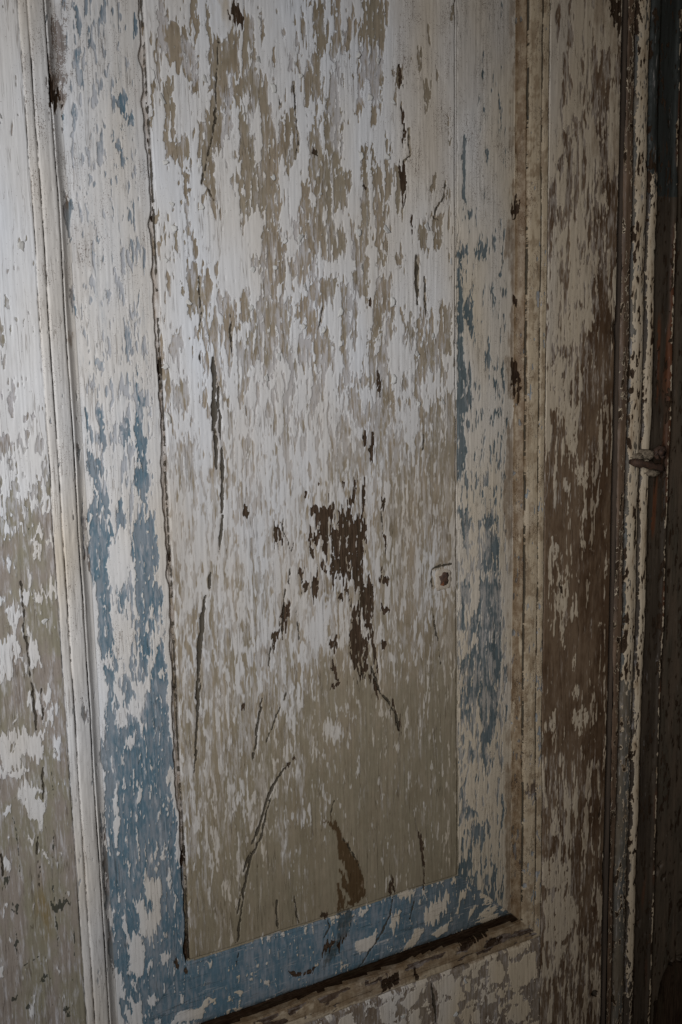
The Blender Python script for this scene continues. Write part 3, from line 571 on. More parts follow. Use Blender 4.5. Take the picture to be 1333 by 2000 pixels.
('s',0,[(134.9,-92.8),(222.1,-94.4),(326.6,-92.3),(322.0,-107.0),(217.2,-113.5),(130.9,-111.8)]),
('f',0,[(131.2,901.1),(150.7,900.8),(147.5,857.7),(133.2,856.0)]),
('f',0,[(215.3,889.2),(244.5,888.1),(239.5,826.2),(212.2,833.2)]),
('f',0,[(182.8,872.6),(199.5,863.6),(195.7,783.5),(180.6,790.4)]),
('f',0,[(126.8,773.5),(149.6,748.2),(147.7,686.8),(127.9,699.2)]),
('f',0,[(204.1,816.4),(219.6,817.9),(216.7,768.8),(205.0,768.0)]),
('f',0,[(62.6,773.3),(83.0,774.9),(77.7,728.4),(60.6,727.5)]),
('f',0,[(29.6,880.0),(46.6,867.8),(51.6,834.9),(35.6,840.4)]),
('f',0,[(13.3,899.0),(22.7,900.4),(23.7,857.8),(14.0,852.3)]),
('f',0,[(71.4,834.1),(81.9,832.2),(79.6,774.6),(68.8,773.8)]),
('f',0,[(11.7,618.1),(24.9,618.0),(21.2,542.2),(7.9,542.8)]),
('f',0,[(60.5,660.6),(73.1,660.9),(71.3,617.9),(58.7,617.9)]),
('f',0,[(138.2,621.0),(160.7,617.7),(152.0,580.8),(136.9,581.1)]),
('f',0,[(192.8,663.1),(212.5,661.8),(211.5,617.5),(195.6,617.6)]),
('f',0,[(163.9,594.1),(183.1,587.0),(181.4,518.0),(161.8,519.0)]),
('f',0,[(100.3,585.2),(140.8,584.4),(138.8,520.1),(72.8,523.5)]),
('f',0,[(-63.2,854.8),(-31.2,858.2),(-41.6,681.0),(-69.6,680.4)]),
('f',0,[(-62.4,680.5),(-16.7,681.8),(-21.1,544.0),(-67.5,545.9)]),
('c',2.65,[(216.8,263.4),(222.9,248.8),(228.0,231.5)]),
('c',1.79,[(229.1,230.3),(238.7,219.7),(246.1,205.5)]),
('c',3.35,[(247.2,204.3),(252.9,183.9)]),
('c',1.75,[(208.0,251.5),(206.1,257.6)]),
('c',1.17,[(178.8,78.1),(191.1,56.8),(201.4,33.6)])]
# how much of each coat is left, by place: zone -> (x, z, top coat, film, specks)
CTRL = {'field':[(20,892,0.9,0.35,0.25),(139,890,0.9,0.45,0.35),(274,908,0.96,0.3,0.5),(323,895,0.985,0.2,0.8),(24,772,0.93,0.4,0.15),(135,781,0.88,0.5,0.15),(273,791,0.96,0.3,0.6),(316,795,0.985,0.2,0.8),(27,637,0.9,0.5,0.15),(131,638,0.82,0.6,0.1),(210,639,0.88,0.55,0.15),(303,660,0.93,0.35,0.5),(308,575,0.496,0.52,0.3),(32,544,0.688,0.72,0.15),(127,540,0.672,0.82,0.1),(208,536,0.56,0.77,0.15),(282,522,0.4,0.62,0.2),(29,471,0.64,0.77,0.15),(114,465,0.672,0.82,0.15),(194,464,0.56,0.72,0.15),(268,452,0.336,0.62,0.2),(318,449,0.32,0.57,0.2),(26,408,0.528,0.77,0.15),(112,408,0.64,0.82,0.2),(193,389,0.496,0.67,0.15),(268,380,0.36,0.62,0.2),(314,375,0.32,0.62,0.2),(33,336,0.44,0.72,0.2),(109,330,0.528,0.77,0.2),(191,307,0.36,0.62,0.2),(267,301,0.224,0.57,0.2),(313,294,0.24,0.57,0.2),(30,264,0.258,0.648,0.2),(106,250,0.28,0.648,0.2),(189,229,0.079,0.338,0.2),(266,220,0.072,0.389,0.2),(313,211,0.079,0.389,0.2),(32,190,0.246,0.648,0.2),(104,174,0.168,0.558,0.2),(187,155,0.043,0.317,0.2),(265,137,0.047,0.374,0.2),(312,127,0.065,0.389,0.2),(34,114,0.19,0.603,0.2),(101,90,0.067,0.432,0.2),(185,73,0.022,0.266,0.2),(264,77,0.032,0.346,0.2),(312,52,0.072,0.41,0.2),(25,39,0.09,0.468,0.2),(86,20,0.028,0.288,0.2),(184,26,0.014,0.23,0.2),(298,12,0.022,0.302,0.2)],'bevel':[(-34,880,0.86,0.57,0.7),(-23,769,0.85,0.617,0.5),(-12,704,0.83,0.57,0.8),(-58,702,0.93,0.475,1.0),(-31,628,0.8,0.807,0.5),(-43,565,0.72,0.902,0.4),(-24,499,0.7,0.855,0.3),(-54,454,0.86,0.807,0.4),(-20,379,0.66,0.594,0.4),(-52,334,0.8,0.528,0.7),(-22,253,0.6,0.594,0.4),(-54,209,0.62,0.528,0.4),(-29,125,0.55,0.396,0.3),(-54,24,0.6,0.315,0.3),(-30,98,0.5,0.396,0.3),(356,919,0.985,0.427,1.0),(369,799,0.95,0.427,0.9),(356,661,0.9,0.499,0.7),(377,613,0.93,0.499,0.7),(356,530,0.85,0.499,0.6),(377,472,0.8,0.57,0.5),(377,356,0.7,0.534,0.5),(356,300,0.7,0.347,0.4),(356,148,0.68,0.347,0.5),(378,47,0.82,0.297,0.6),(394,107,0.93,0.198,0.9),(392,413,0.93,0.285,0.9),(390,801,0.97,0.285,1.0),(73,-46,0.5,0.248,0.2),(196,-45,0.5,0.315,0.2),(298,-45,0.5,0.338,0.3)],'lstile':[(-110,839,0.985,0.5,0.15),(-119,719,0.97,0.5,0.15),(-125,627,0.97,0.6,0.15),(-126,550,0.94,0.7,0.15),(-130,498,0.74,0.75,0.2),(-124,462,0.3,0.5,0.2),(-127,418,0.06,0.52,0.2),(-132,349,0.042,0.48,0.2),(-129,254,0.036,0.52,0.2),(-136,158,0.03,0.48,0.4),(-141,84,0.021,0.44,0.5),(-147,-6,0.036,0.52,0.5)],'rstile':[(462,941,0.93,0.65,0.8),(513,926,0.9,0.65,0.8),(464,831,0.88,0.65,0.8),(516,819,0.75,0.65,0.7),(529,891,0.5,0.55,0.5),(466,740,0.78,0.65,0.8),(518,725,0.7,0.65,0.6),(537,743,0.35,0.5,0.5),(467,662,0.66,0.65,0.6),(505,652,0.62,0.65,0.6),(536,629,0.1,0.35,0.3),(462,549,0.72,0.65,0.5),(508,536,0.35,0.55,0.4),(539,523,0.08,0.35,0.3),(463,468,0.21,0.47,0.4),(501,465,0.198,0.37,0.4),(542,432,0.072,0.17,0.3),(465,348,0.132,0.37,0.3),(512,342,0.06,0.27,0.3),(545,307,0.084,0.22,0.3),(468,192,0.096,0.37,0.3),(515,215,0.078,0.27,0.3),(550,143,0.096,0.22,0.3),(470,62,0.27,0.57,0.3),(519,50,0.15,0.47,0.3),(554,8,0.15,0.32,0.3),(480,-75,0.45,0.57,0.3),(531,-97,0.22,0.42,0.3),(482,-180,0.34,0.57,0.3),(525,-230,0.26,0.47,0.3)],'rail':[(188,-135,0.36,0.5,0.3),(401,-186,0.34,0.5,0.3)],'mould':[(-77,806,0.985,0.5,1.0),(-92,549,0.985,0.5,0.7),(-99,223,0.985,0.5,0.5),(-102,20,0.98,0.5,0.5),(424,854,0.975,0.5,0.9),(427,527,0.95,0.5,0.7),(431,167,0.93,0.5,0.6),(433,-62,0.9,0.5,0.6)]}

def spread_values(zone, X, Z, k):
    """smooth blend of the control values of a zone"""
    C = np.array(CTRL[zone], np.float32)
    xs = np.linspace(X.min(), X.max(), 70); zs = np.linspace(Z.min(), Z.max(), 90)
    gx, gz = np.meshgrid(xs, zs)
    num = 0; den = 0
    for c in C:
        w = 1.0/(((gx-c[0])**2+(gz-c[1])**2)/1600.0+0.35)**1.6
        num = num+w*c[k]; den = den+w
    g = num/den
    fx = np.clip((X-xs[0])/(xs[-1]-xs[0])*69, 0, 68.999); fz = np.clip((Z-zs[0])/(zs[-1]-zs[0])*89, 0, 88.999)
    ix = fx.astype(int); iz = fz.astype(int); fx = fx-ix; fz = fz-iz
    return (g[iz, ix]*(1-fx)*(1-fz)+g[iz, ix+1]*fx*(1-fz)+g[iz+1, ix]*(1-fx)*fz+g[iz+1, ix+1]*fx*fz)

def quantile(p):
    p = np.clip(p, 0.004, 0.996); return np.log(p/(1-p))/1.702

def axis(parts):
    out = []
    for a, b, d in parts:
        n = max(1, int(round((b-a)/d)))
        out.append(a+(b-a)*np.arange(n)/n)
    out.append([parts[-1][1]])
    return np.concatenate(out)

def paint_coat(cov, nz, scale):
    return scale*(nz+quantile(cov))

# ------------------------------------------------------------------ the door front as a relief, computed once, then cut into its parts
def door_fields():
    r = RES
    ax = axis([(-0.30, -0.19, .006), (-0.19, -0.02, .00085*r), (-0.02, 0.012, .0008*r), (0.012, 0.322, .00105*r),
               (0.322, 0.446, .00095*r), (0.446, 0.541, .0013*r), (0.541, 0.5490, .0010)])
    az = axis([(-0.42, -0.335, .006), (-0.335, -0.0968, .00118*r), (-0.0968, -0.0860, .00045), (-0.0860, 0.99, .00118*r), (0.99, 1.10, .006)])
    X, Z = np.meshgrid(ax, az)                    # metres
    x = (X*1000).astype(np.float32); z = (Z*1000).astype(np.float32)
    # slightly wandering edges, thicker where paint has rolled over them
    wob = 0.0006*fbm(x*0.2, z, 60, 210, 2, .5, 3)+0.00008*fbm(x*.3, z, 20, 17, 2, .6, 4)
    wz = 0.0006*fbm(x, z*0.2, 120, 40, 2, .5, 5)
    Xw = X+wob; Zw = Z+wz
    sL = Xw-XL; sR = (XR-Xw)*KR; sB = Zw-ZB
    s = np.minimum(np.minimum(sL, sR), sB)
    # scalloped lip of old paint beside the raised field
    lip = smooth(.096, .102, s)*(1-smooth(.1049, .1055, s))
    s2 = s+lip*(0.0011*fbm(x, z, 60, 26, 2, .6, 8))
    side = np.argmin(np.stack([sL, sR, sB]), 0)
    Y = profile(s2)    # 0 left, 1 right, 2 bottom
    Y = Y-np.where(side > 0, .0040*np.exp(-((s2-.1065)/.0016)**2), 0)          # shallower there
    Yb = np.interp(s2*1000, [22.9, 24, 26, 28, 30, 33, 38, 46, 60, 101], [5.6, 15, 21, 20, 16.8, 14.4, 12.5, 11.4, 11.1, 11.9])*.001
    Y = np.where((side == 2) & (s2 > .0229) & (s2 < .101), Yb, Y)               # deep quirk; the lower bevel rolls over into it
    Y = Y+np.where((side == 2) & (Xw < XR) & (s2 < .002), .0034*np.exp(-((s2+.0016)/.0015)**2), 0)

    zone = np.zeros(s.shape, np.int8)              # 0 left stile 1 right stile 2 rail 3 outer bead 4 inner bead 5 cove 6 bevel 7 field
    zone[s < 0] = 2
    zone[(s < 0) & (Xw < XL)] = 0
    zone[(s < 0) & (Xw > XR)] = 1
    zone[(s >= 0) & (s < .008)] = 3
    zone[(s >= .008) & (s < .0229)] = 4
    zone[(s >= .0229) & (s < .033)] = 5
    zone[(s >= .033) & (s < .1064)] = 6
    zone[(s >= .0275) & (s < .033) & (side == 2)] = 6
    zone[s >= .1064] = 7

    # ---- shared noises
    big = fbm(x+6*fbm(x, z, 30, 60, 1, .5, 21), z, 26, 95, 4, .55, 1)
    mid = fbm(x, z, 8.5, 34, 4, .6, 2)
    fine = fbm(x, z, 2.4, 15, 3, .62, 6)
    streaky = fbm(x+.8*fbm(x, z, 9, 30, 2, .5, 41), z, 3.6, 26, 3, .6, 42)
    jag = fbm(x, z, 2.4, 5.5, 3, .65, 7)
    chunk = fbm(x, z, 17, 22, 4, .55, 9)
    wzz = 4.5*fbm(x, z, 3.2, 40, 3, .62, 10)       # fringes the upper and lower ends of every flake
    wxx = 0.9*fbm(x, z, 9, 16, 3, .6, 11)
    film_n = fbm(x, z, 4.2, 26, 4, .65, 12)
    fineH = fbm(x, z, 15, 2.6, 3, .62, 61); streakH = fbm(x, z+.8*mid, 24, 4.2, 3, .6, 62); midH = fbm(x, z, 30, 8, 4, .6, 63)
    T = np.full(s.shape, 3.0, np.float32); W = np.zeros(s.shape, np.float32); S = np.zeros(s.shape, np.float32)

    def zone_paint(m, name, nz, scale):
        xm, zm = x[m], z[m]
        T[m] = paint_coat(spread_values(name, xm, zm, 2), nz[m], scale)
        W[m] = spread_values(name, xm, zm, 3); S[m] = spread_values(name, xm, zm, 4)
    fine_w = smooth(620, 430, z)                   # finer flaking lower down the panel
    nf = big*(0.45-0.25*fine_w)+mid*(0.45-.1*fine_w)+fine*(0.40+.10*fine_w)+streaky*(.35+.20*fine_w)+.45*fine_w*fbm(x+1.2*mid, z, 7, 95, 4, .62, 83)
    nf = nf/np.std(nf)
    zone_paint(zone == 7, 'field', nf, 2.2)
    nb = .25*big+.45*mid+.5*fine+.5*streaky; nb = nb/np.std(nb)
    nbh = .5*chunk+.4*midH+.35*fineH+.35*streakH; nb = np.where(side == 2, nbh/np.std(nbh), nb)
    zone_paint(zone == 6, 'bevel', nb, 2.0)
    ns = .45*chunk+.6*mid+.5*fine; ns = ns/np.std(ns)
    zone_paint(zone == 0, 'lstile', ns, 2.0)
    longs = fbm(x+1.5*fbm(x, z, 12, 60, 2, .5, 81), z, 6.5, 120, 4, .62, 82)
    nr = .35*big+.35*mid+.40*fine+.25*streaky+.85*longs; nr = nr/np.std(nr)
    zone_paint(zone == 1, 'rstile', nr, 2.0)
    nl = .8*chunk+.35*jag+.25*midH; nl = nl/np.std(nl)
    zone_paint(zone == 2, 'rail', nl, 2.5)
    nm = .5*mid+.6*fine+.3*chunk; nm = nm/np.std(nm)
    for zc in (3, 4, 5):
        zone_paint((zone == zc), 'mould', nm, 1.8)
    low = (zone >= 3) & (zone <= 5) & (side == 2)
    T[low] = np.where(zone == 5, paint_coat(.93, midH, 2.2), np.where(zone == 4, paint_coat(.58, fbm(x, z, 34, 12, 3, .45, 53)+.2*fineH, 2.2), paint_coat(.84, midH, 2.0)))[low]

    worn = np.where(zone == 7, .15+.85*fine_w, 0).astype(np.float32)
    worn[zone == 6] = .35; worn[(zone == 6) & (side == 1)] = .6; worn[zone == 1] = .62; worn[zone == 0] = (.3*smooth(500, 350, z))[zone == 0]
    wv = 1.6*fbm(x*.3, z, 20, 60, 4, .6, 51)+.4*jag
    keep = np.where(side == 0, np.maximum((s*1000-96.5)+wv-5*smooth(140, 40, z), (39.5-s*1000)+wv), -9)
    keep = np.where(side == 1, (42.5-s*1000)+wv*1.2, keep)
    T = np.where((zone == 6), np.maximum(T, np.clip(keep, -3, 3)), T).astype(np.float32)
    W = np.where((zone == 6) & (side == 1), W+.42*smooth(460, 380, z+10*chunk)*smooth(-10, 90, z), W).astype(np.float32)
    # ---- traced marks
    D = np.full(s.shape, -3.0, np.float32); G = D.copy(); K = D.copy(); stain = np.zeros(s.shape, np.float32)  # stain holds dirt films and the painted shade of the grooves
    dig = np.zeros(s.shape, np.float32)
    axm, azm = ax*1000, az*1000
    for kind, w, P in FEAT:
        Pa = np.array(P, float)
        mz = 13 if kind in '+-wspf' else 4
        i0, i1 = np.searchsorted(axm, [Pa[:, 0].min()-5, Pa[:, 0].max()+5])
        j0, j1 = np.searchsorted(azm, [Pa[:, 1].min()-mz, Pa[:, 1].max()+mz])
        if i1-i0 < 2 or j1-j0 < 2: continue
        sl = (slice(j0, j1), slice(i0, i1))
        xx = x[sl]; zz = z[sl]
        wv_ = 0.15 if Pa[:, 1].mean() < -55 else 1.0       # no long fringes on the lying pieces
        if kind in '+-':
            size = min(1.0, np.ptp(Pa[:, 1])/30.0)
            sd = poly_sd(xx+wxx[sl], zz+wzz[sl]*(.35+.65*size)*wv_, P)+0.45*jag[sl]
            t = T[sl]; zk = zone[sl]
            if kind == '-':
                wq = W[sl]; wq[:] = np.where((zk == 6) & (sd > -.5), np.minimum(wq, np.where((side[sl] == 1) & (zz < 420), .58, .34)+.12*chunk[sl]), wq)
                t[:] = np.minimum(t, np.maximum(-sd, 1.8*(.45*fine[sl]+.3*jag[sl]+.6*streaky[sl]-np.where(zk == 6, .95, .80))))
            else:
                t[:] = np.maximum(t, np.minimum(sd, 2.2*(.5*fine[sl]+.4*jag[sl]+.4*streaky[sl]+np.where(zk == 1, .55, 1.6))))
        elif kind == 'w':
            size = min(1.0, np.ptp(Pa[:, 1])/25.0)
            sd = poly_sd(xx+.7*wxx[sl], zz+wzz[sl]*1.5*size*wv_, P)+0.45*jag[sl]+.35*streaky[sl]*size*wv_+.45
            D[sl] = np.maximum(D[sl], np.minimum(sd, 1.4*(.5*fine[sl]+.4*jag[sl]+.8*streaky[sl]+1.0)))
        elif kind == 'p':
            sd = poly_sd(xx+2*wxx[sl], zz+.5*wzz[sl], P)
            S[sl] = np.maximum(S[sl], (w or 1.0)*smooth(-3, 4, sd+2.5*mid[sl]+1.5*chunk[sl])); stain[sl] = np.maximum(stain[sl], .13*(w or 1.0)*smooth(-1, 4, sd+2*mid[sl]))
        elif kind == 'f':
            sd = poly_sd(xx+2*wxx[sl], zz+wzz[sl], P)
            W[sl] = np.maximum(W[sl], .85*smooth(-2, 3, sd+1.5*mid[sl]))
        elif kind == 's':
            sd = poly_sd(xx+wxx[sl], zz+.7*wzz[sl]*wv_, P)
            stain[sl] = np.maximum(stain[sl], (w or .75)*smooth(-.4, .6, sd+.6*(mid[sl] if wv_ == 1 else midH[sl])))
        elif kind == 'g':
            sd = (line_sd(xx+.4*wxx[sl], zz, P, w)+.45*jag[sl]-.1) if w else poly_sd(xx+wxx[sl], zz+.3*wzz[sl], P)+1.1*jag[sl]
            G[sl] = np.maximum(G[sl], sd)
        elif kind == 'c':
            sd = line_sd(xx+.6*wxx[sl], zz, P, w)+.34*jag[sl]+.22*streaky[sl]+.12
            K[sl] = np.maximum(K[sl], sd)
        elif kind == 'h':
            sd = poly_sd(xx, zz, P)+.2*jag[sl]
            K[sl] = np.maximum(K[sl], sd); dig[sl] = np.maximum(dig[sl], smooth(-.2, 1.0, sd)*9.0)

    G = np.maximum(G, np.where((zone == 0) & (z < 240), 1.1*(.8*jag+.5*chunk-2.35+.5*smooth(160, -20, z)), -3))
    # paint has broken away beside the splits
    T = np.where(K > -2.5, np.minimum(T, -K*1.0-.75+.8*mid+.4*jag), T)
    # ---- joints show as dark seams
    seam = np.minimum.reduce([np.abs(s2*1000-q)+c for q, c in ((0.0, .25), (8.0, .15), (22.9, .05))])
    K = np.maximum(K, np.where(fbm(x, z, 30, 45, 2, .5, 14)+.5*jag > -.75, np.where(side == 1, .85, .46)-seam+.07*jag+.06*mid, -3))
    jr = np.abs(Xw-XR)*1000
    K = np.maximum(K, np.where((Zw < ZB) & (fbm(x, z, 30, 40, 2, .5, 15) > -.6), .5-jr, -3))
    # groove beside the field: its shade painted as bare, dark stretches and stain
    grv = (s2 > .1042) & (s2 < .1092) & (side == 0)
    D = np.where(grv & (fbm(x, z, 30, 60, 2, .5, 16)+.4*mid > .75), np.maximum(D, .5+.4*jag), D)
    K = np.where(side == 0, np.maximum(K, np.where(fbm(x, z, 30, 70, 2, .5, 43)+.3*jag > -.8, .42-np.abs(s2*1000-108.2)+.15*jag, -3)), K)
    K = np.where(side > 0, np.maximum(K, np.where(fbm(x, z, 30, 70, 2, .5, 44)+.3*jag > -.5, .22-np.abs(s2*1000-108.8)+.12*jag, -3)), K)
    stain = np.where((s2 > .1042) & (s2 < .1088) & (side == 0), np.maximum(stain, .55+.2*mid), stain)  # shade along the left groove put into the colour

    quirk = (side == 2) & (s2 > .0215) & (s2 < .0300)  # shade and dirt of the deep quirk both go into the colour
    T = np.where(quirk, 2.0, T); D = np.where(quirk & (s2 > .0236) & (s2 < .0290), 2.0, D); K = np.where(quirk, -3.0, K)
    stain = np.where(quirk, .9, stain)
    stain = np.where((side == 2) & (s2 >= .030), np.maximum(stain, .85*smooth(37, 31, s2*1000+1.6*midH+.8*fineH)), stain)  # painted shade and dirt fade out up the bevel's lower edge
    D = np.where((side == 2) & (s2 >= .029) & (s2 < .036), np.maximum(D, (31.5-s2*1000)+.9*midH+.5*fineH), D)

    # ---- dirt: brown films with their own outline
    stain = np.maximum(stain, .92*smooth(.0, 1.2, fbm(x, z, 9, 60, 3, .6, 17)+.4*fine+np.where((zone == 5) & (side == 1), 1.9, -3)))
    stain = np.maximum(stain, .75*smooth(.2, 1.2, 1.0*midH+.4*fineH+np.where((zone >= 5) & (s < .0325) & (side == 2), 2.2, np.where((zone == 4) & (side == 2), 1.5, -3))))
    stain = np.maximum(stain, .55*smooth(.4, 1.4, chunk*.7+.5*mid+np.where((zone == 6) & (side == 1) & (s < .041), .6, -3)))
    stain = np.maximum(stain, .6*smooth(.5, 1.5, .8*chunk+.5*mid+.3*jag+np.where((zone >= 3) & (zone <= 4) & (side == 1), .55, -3)))
    S = np.where((zone >= 3) & (zone <= 5) & (side == 1), np.maximum(S, 1.0), S)
    band = (X > .505) & (zone == 1)
    stain = np.maximum(stain, np.where(band, .5*smooth(.0, 1.6, .6*mid+.6*big+.3), 0))
    # ochre stain low on the left stile
    och = np.exp(-(((x+137+.02*(z-60))/7.0)**2+((z-92)/26.0)**2)**1.3)*smooth(-1.6, .6, mid+fine*.4)
    kn = np.exp(-(((x-78)/13.0)**2+((z-905)/16.0)**2))*smooth(-.8, .8, mid)

    # ---- colours of the coats
    def ramp(c0, c1, t):
        t = np.clip(t, 0, 1)[..., None]; return np.array(c0)*(1-t)+np.array(c1)*t
    U = np.zeros(s.shape+(4,), np.float32); U[..., 3] = 1
    tone = .5+.30*fbm(x, z, 30, 120, 3, .6, 18)+.16*fine+.14*streaky
    U[..., :3] = ramp((.302, .240, .172), (.245, .204, .146), tone)
    blot = smooth(.3, 1.6, fbm(x, z, 45, 70, 4, .65, 45))[..., None]*(zone == 7)[..., None]
    U[..., :3] = U[..., :3]*(1-.6*blot)+np.array((.205, .158, .104))*.6*blot
    blo2 = smooth(.2, 1.5, fbm(x, z, 22, 48, 4, .7, 46))[..., None]*(zone == 7)[..., None]
    U[..., :3] = U[..., :3]*(1-.4*blo2)+np.array((.290, .245, .178))*.4*blo2
    lowf = (.75*smooth(430, 60, z)*(.75+.2*tone))[..., None]*(zone == 7)[..., None]
    U[..., :3] = U[..., :3]*(1-lowf)+np.array((.214, .178, .116))*lowf
    m = zone == 6
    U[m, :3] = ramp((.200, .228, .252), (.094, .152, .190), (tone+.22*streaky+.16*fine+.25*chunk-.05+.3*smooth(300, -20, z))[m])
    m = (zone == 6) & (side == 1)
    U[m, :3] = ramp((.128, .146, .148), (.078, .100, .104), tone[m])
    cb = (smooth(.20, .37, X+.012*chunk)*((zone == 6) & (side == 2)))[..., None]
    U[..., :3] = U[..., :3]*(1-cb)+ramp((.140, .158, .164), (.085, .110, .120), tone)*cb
    m = zone == 0
    U[m, :3] = ramp((.275, .232, .196), (.245, .218, .158), (.5+.45*fbm(x, z, 34, 90, 4, .65, 52)+.2*chunk)[m])
    m = zone == 1
    U[m, :3] = ramp((.165, .110, .068), (.092, .054, .030), (tone+.25*big+.5*smooth(.48, .535, X)-.1)[m])
    m = zone == 2
    U[m, :3] = ramp((.250, .200, .150), (.170, .125, .090), (tone+.2*chunk)[m])
    m = (zone >= 3) & (zone <= 5)
    U[m, :3] = ramp((.21, .22, .22), (.15, .11, .08), (tone+.3*chunk)[m])
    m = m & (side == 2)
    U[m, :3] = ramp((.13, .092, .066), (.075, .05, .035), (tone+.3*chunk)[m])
    C = np.zeros(s.shape+(4,), np.float32); C[..., 3] = 1
    warm = np.clip(.22+.45*smooth(.16, .42, X)+.45*smooth(.38, .50, X)+.35*smooth(.42, .05, Z)*smooth(-.06, .06, X)+.12*fbm(x, z, 60, 160, 2, .5, 19), 0, 1)  # yellowed cream low and right, with some warm ambient light painted in
    warm = np.where((zone >= 3) & (zone <= 5), np.clip(warm+np.where(side == 0, .22, .35), 0, 1), warm)
    warm = np.where((zone == 6), np.clip(warm+.12, 0, 1), warm)
    C[..., :3] = ramp((.630, .632, .645), (.545, .448, .322), warm)
    rm = ((zone >= 3) & (zone <= 5) & (side > 0))[..., None]
    C[..., :3] = np.where(rm, C[..., :3]*np.array((.70, .672, .63)), C[..., :3])
    oc = np.clip(och*.75, 0, 1)[..., None]
    for A in (U, C):
        A[..., :3] = A[..., :3]*(1-oc)+np.array((.20, .135, .045))*oc
        A[..., :3] = A[..., :3]*(1-.6*kn[..., None])+np.array((.36, .27, .15))*.6*kn[..., None]

    # ---- relief in millimetres (towards the viewer)
    up = .60*(1-.85*worn)*smooth(-.2, .2, T)-.75*smooth(-.3, .5, D)-1.5*smooth(-.2, .6, K)-dig
    up += .10*fbm(x, z, 2.6, 70, 2, .5, 20)+.5*fbm(x, z, 120, 420, 2, .5, 22)+.10*big
    ml = (zone == 3) | (zone == 4)
    up += np.where(ml, .10*fbm(x, z, 6, 30, 3, .6, 71)+.12*fbm(x, z, 14, 90, 2, .5, 72), 0)
    curl = np.exp(-((T-.55)/.45)**2)*np.clip(.6*mid, 0, 1)
    up += .28*curl
    edge = smooth(XE-.0045, XE, X)                 # rounded, battered arris at the closing edge
    nick = np.clip(fbm(x, z, 14, 60, 3, .6, 23)-.6, 0, 3)*smooth(XE-.012, XE-.001, X)*3.0
    Y = Y-up*.001+edge**2*.004+nick*.001
    D = np.maximum(D, np.where(X > XE-.006, -1.0+1.2*nick, -3))
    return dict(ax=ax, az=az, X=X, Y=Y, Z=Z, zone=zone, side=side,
                m1=np.stack([T, W, D, G], -1), m2=np.stack([K, stain, S, worn], -1), U=U, C=C)

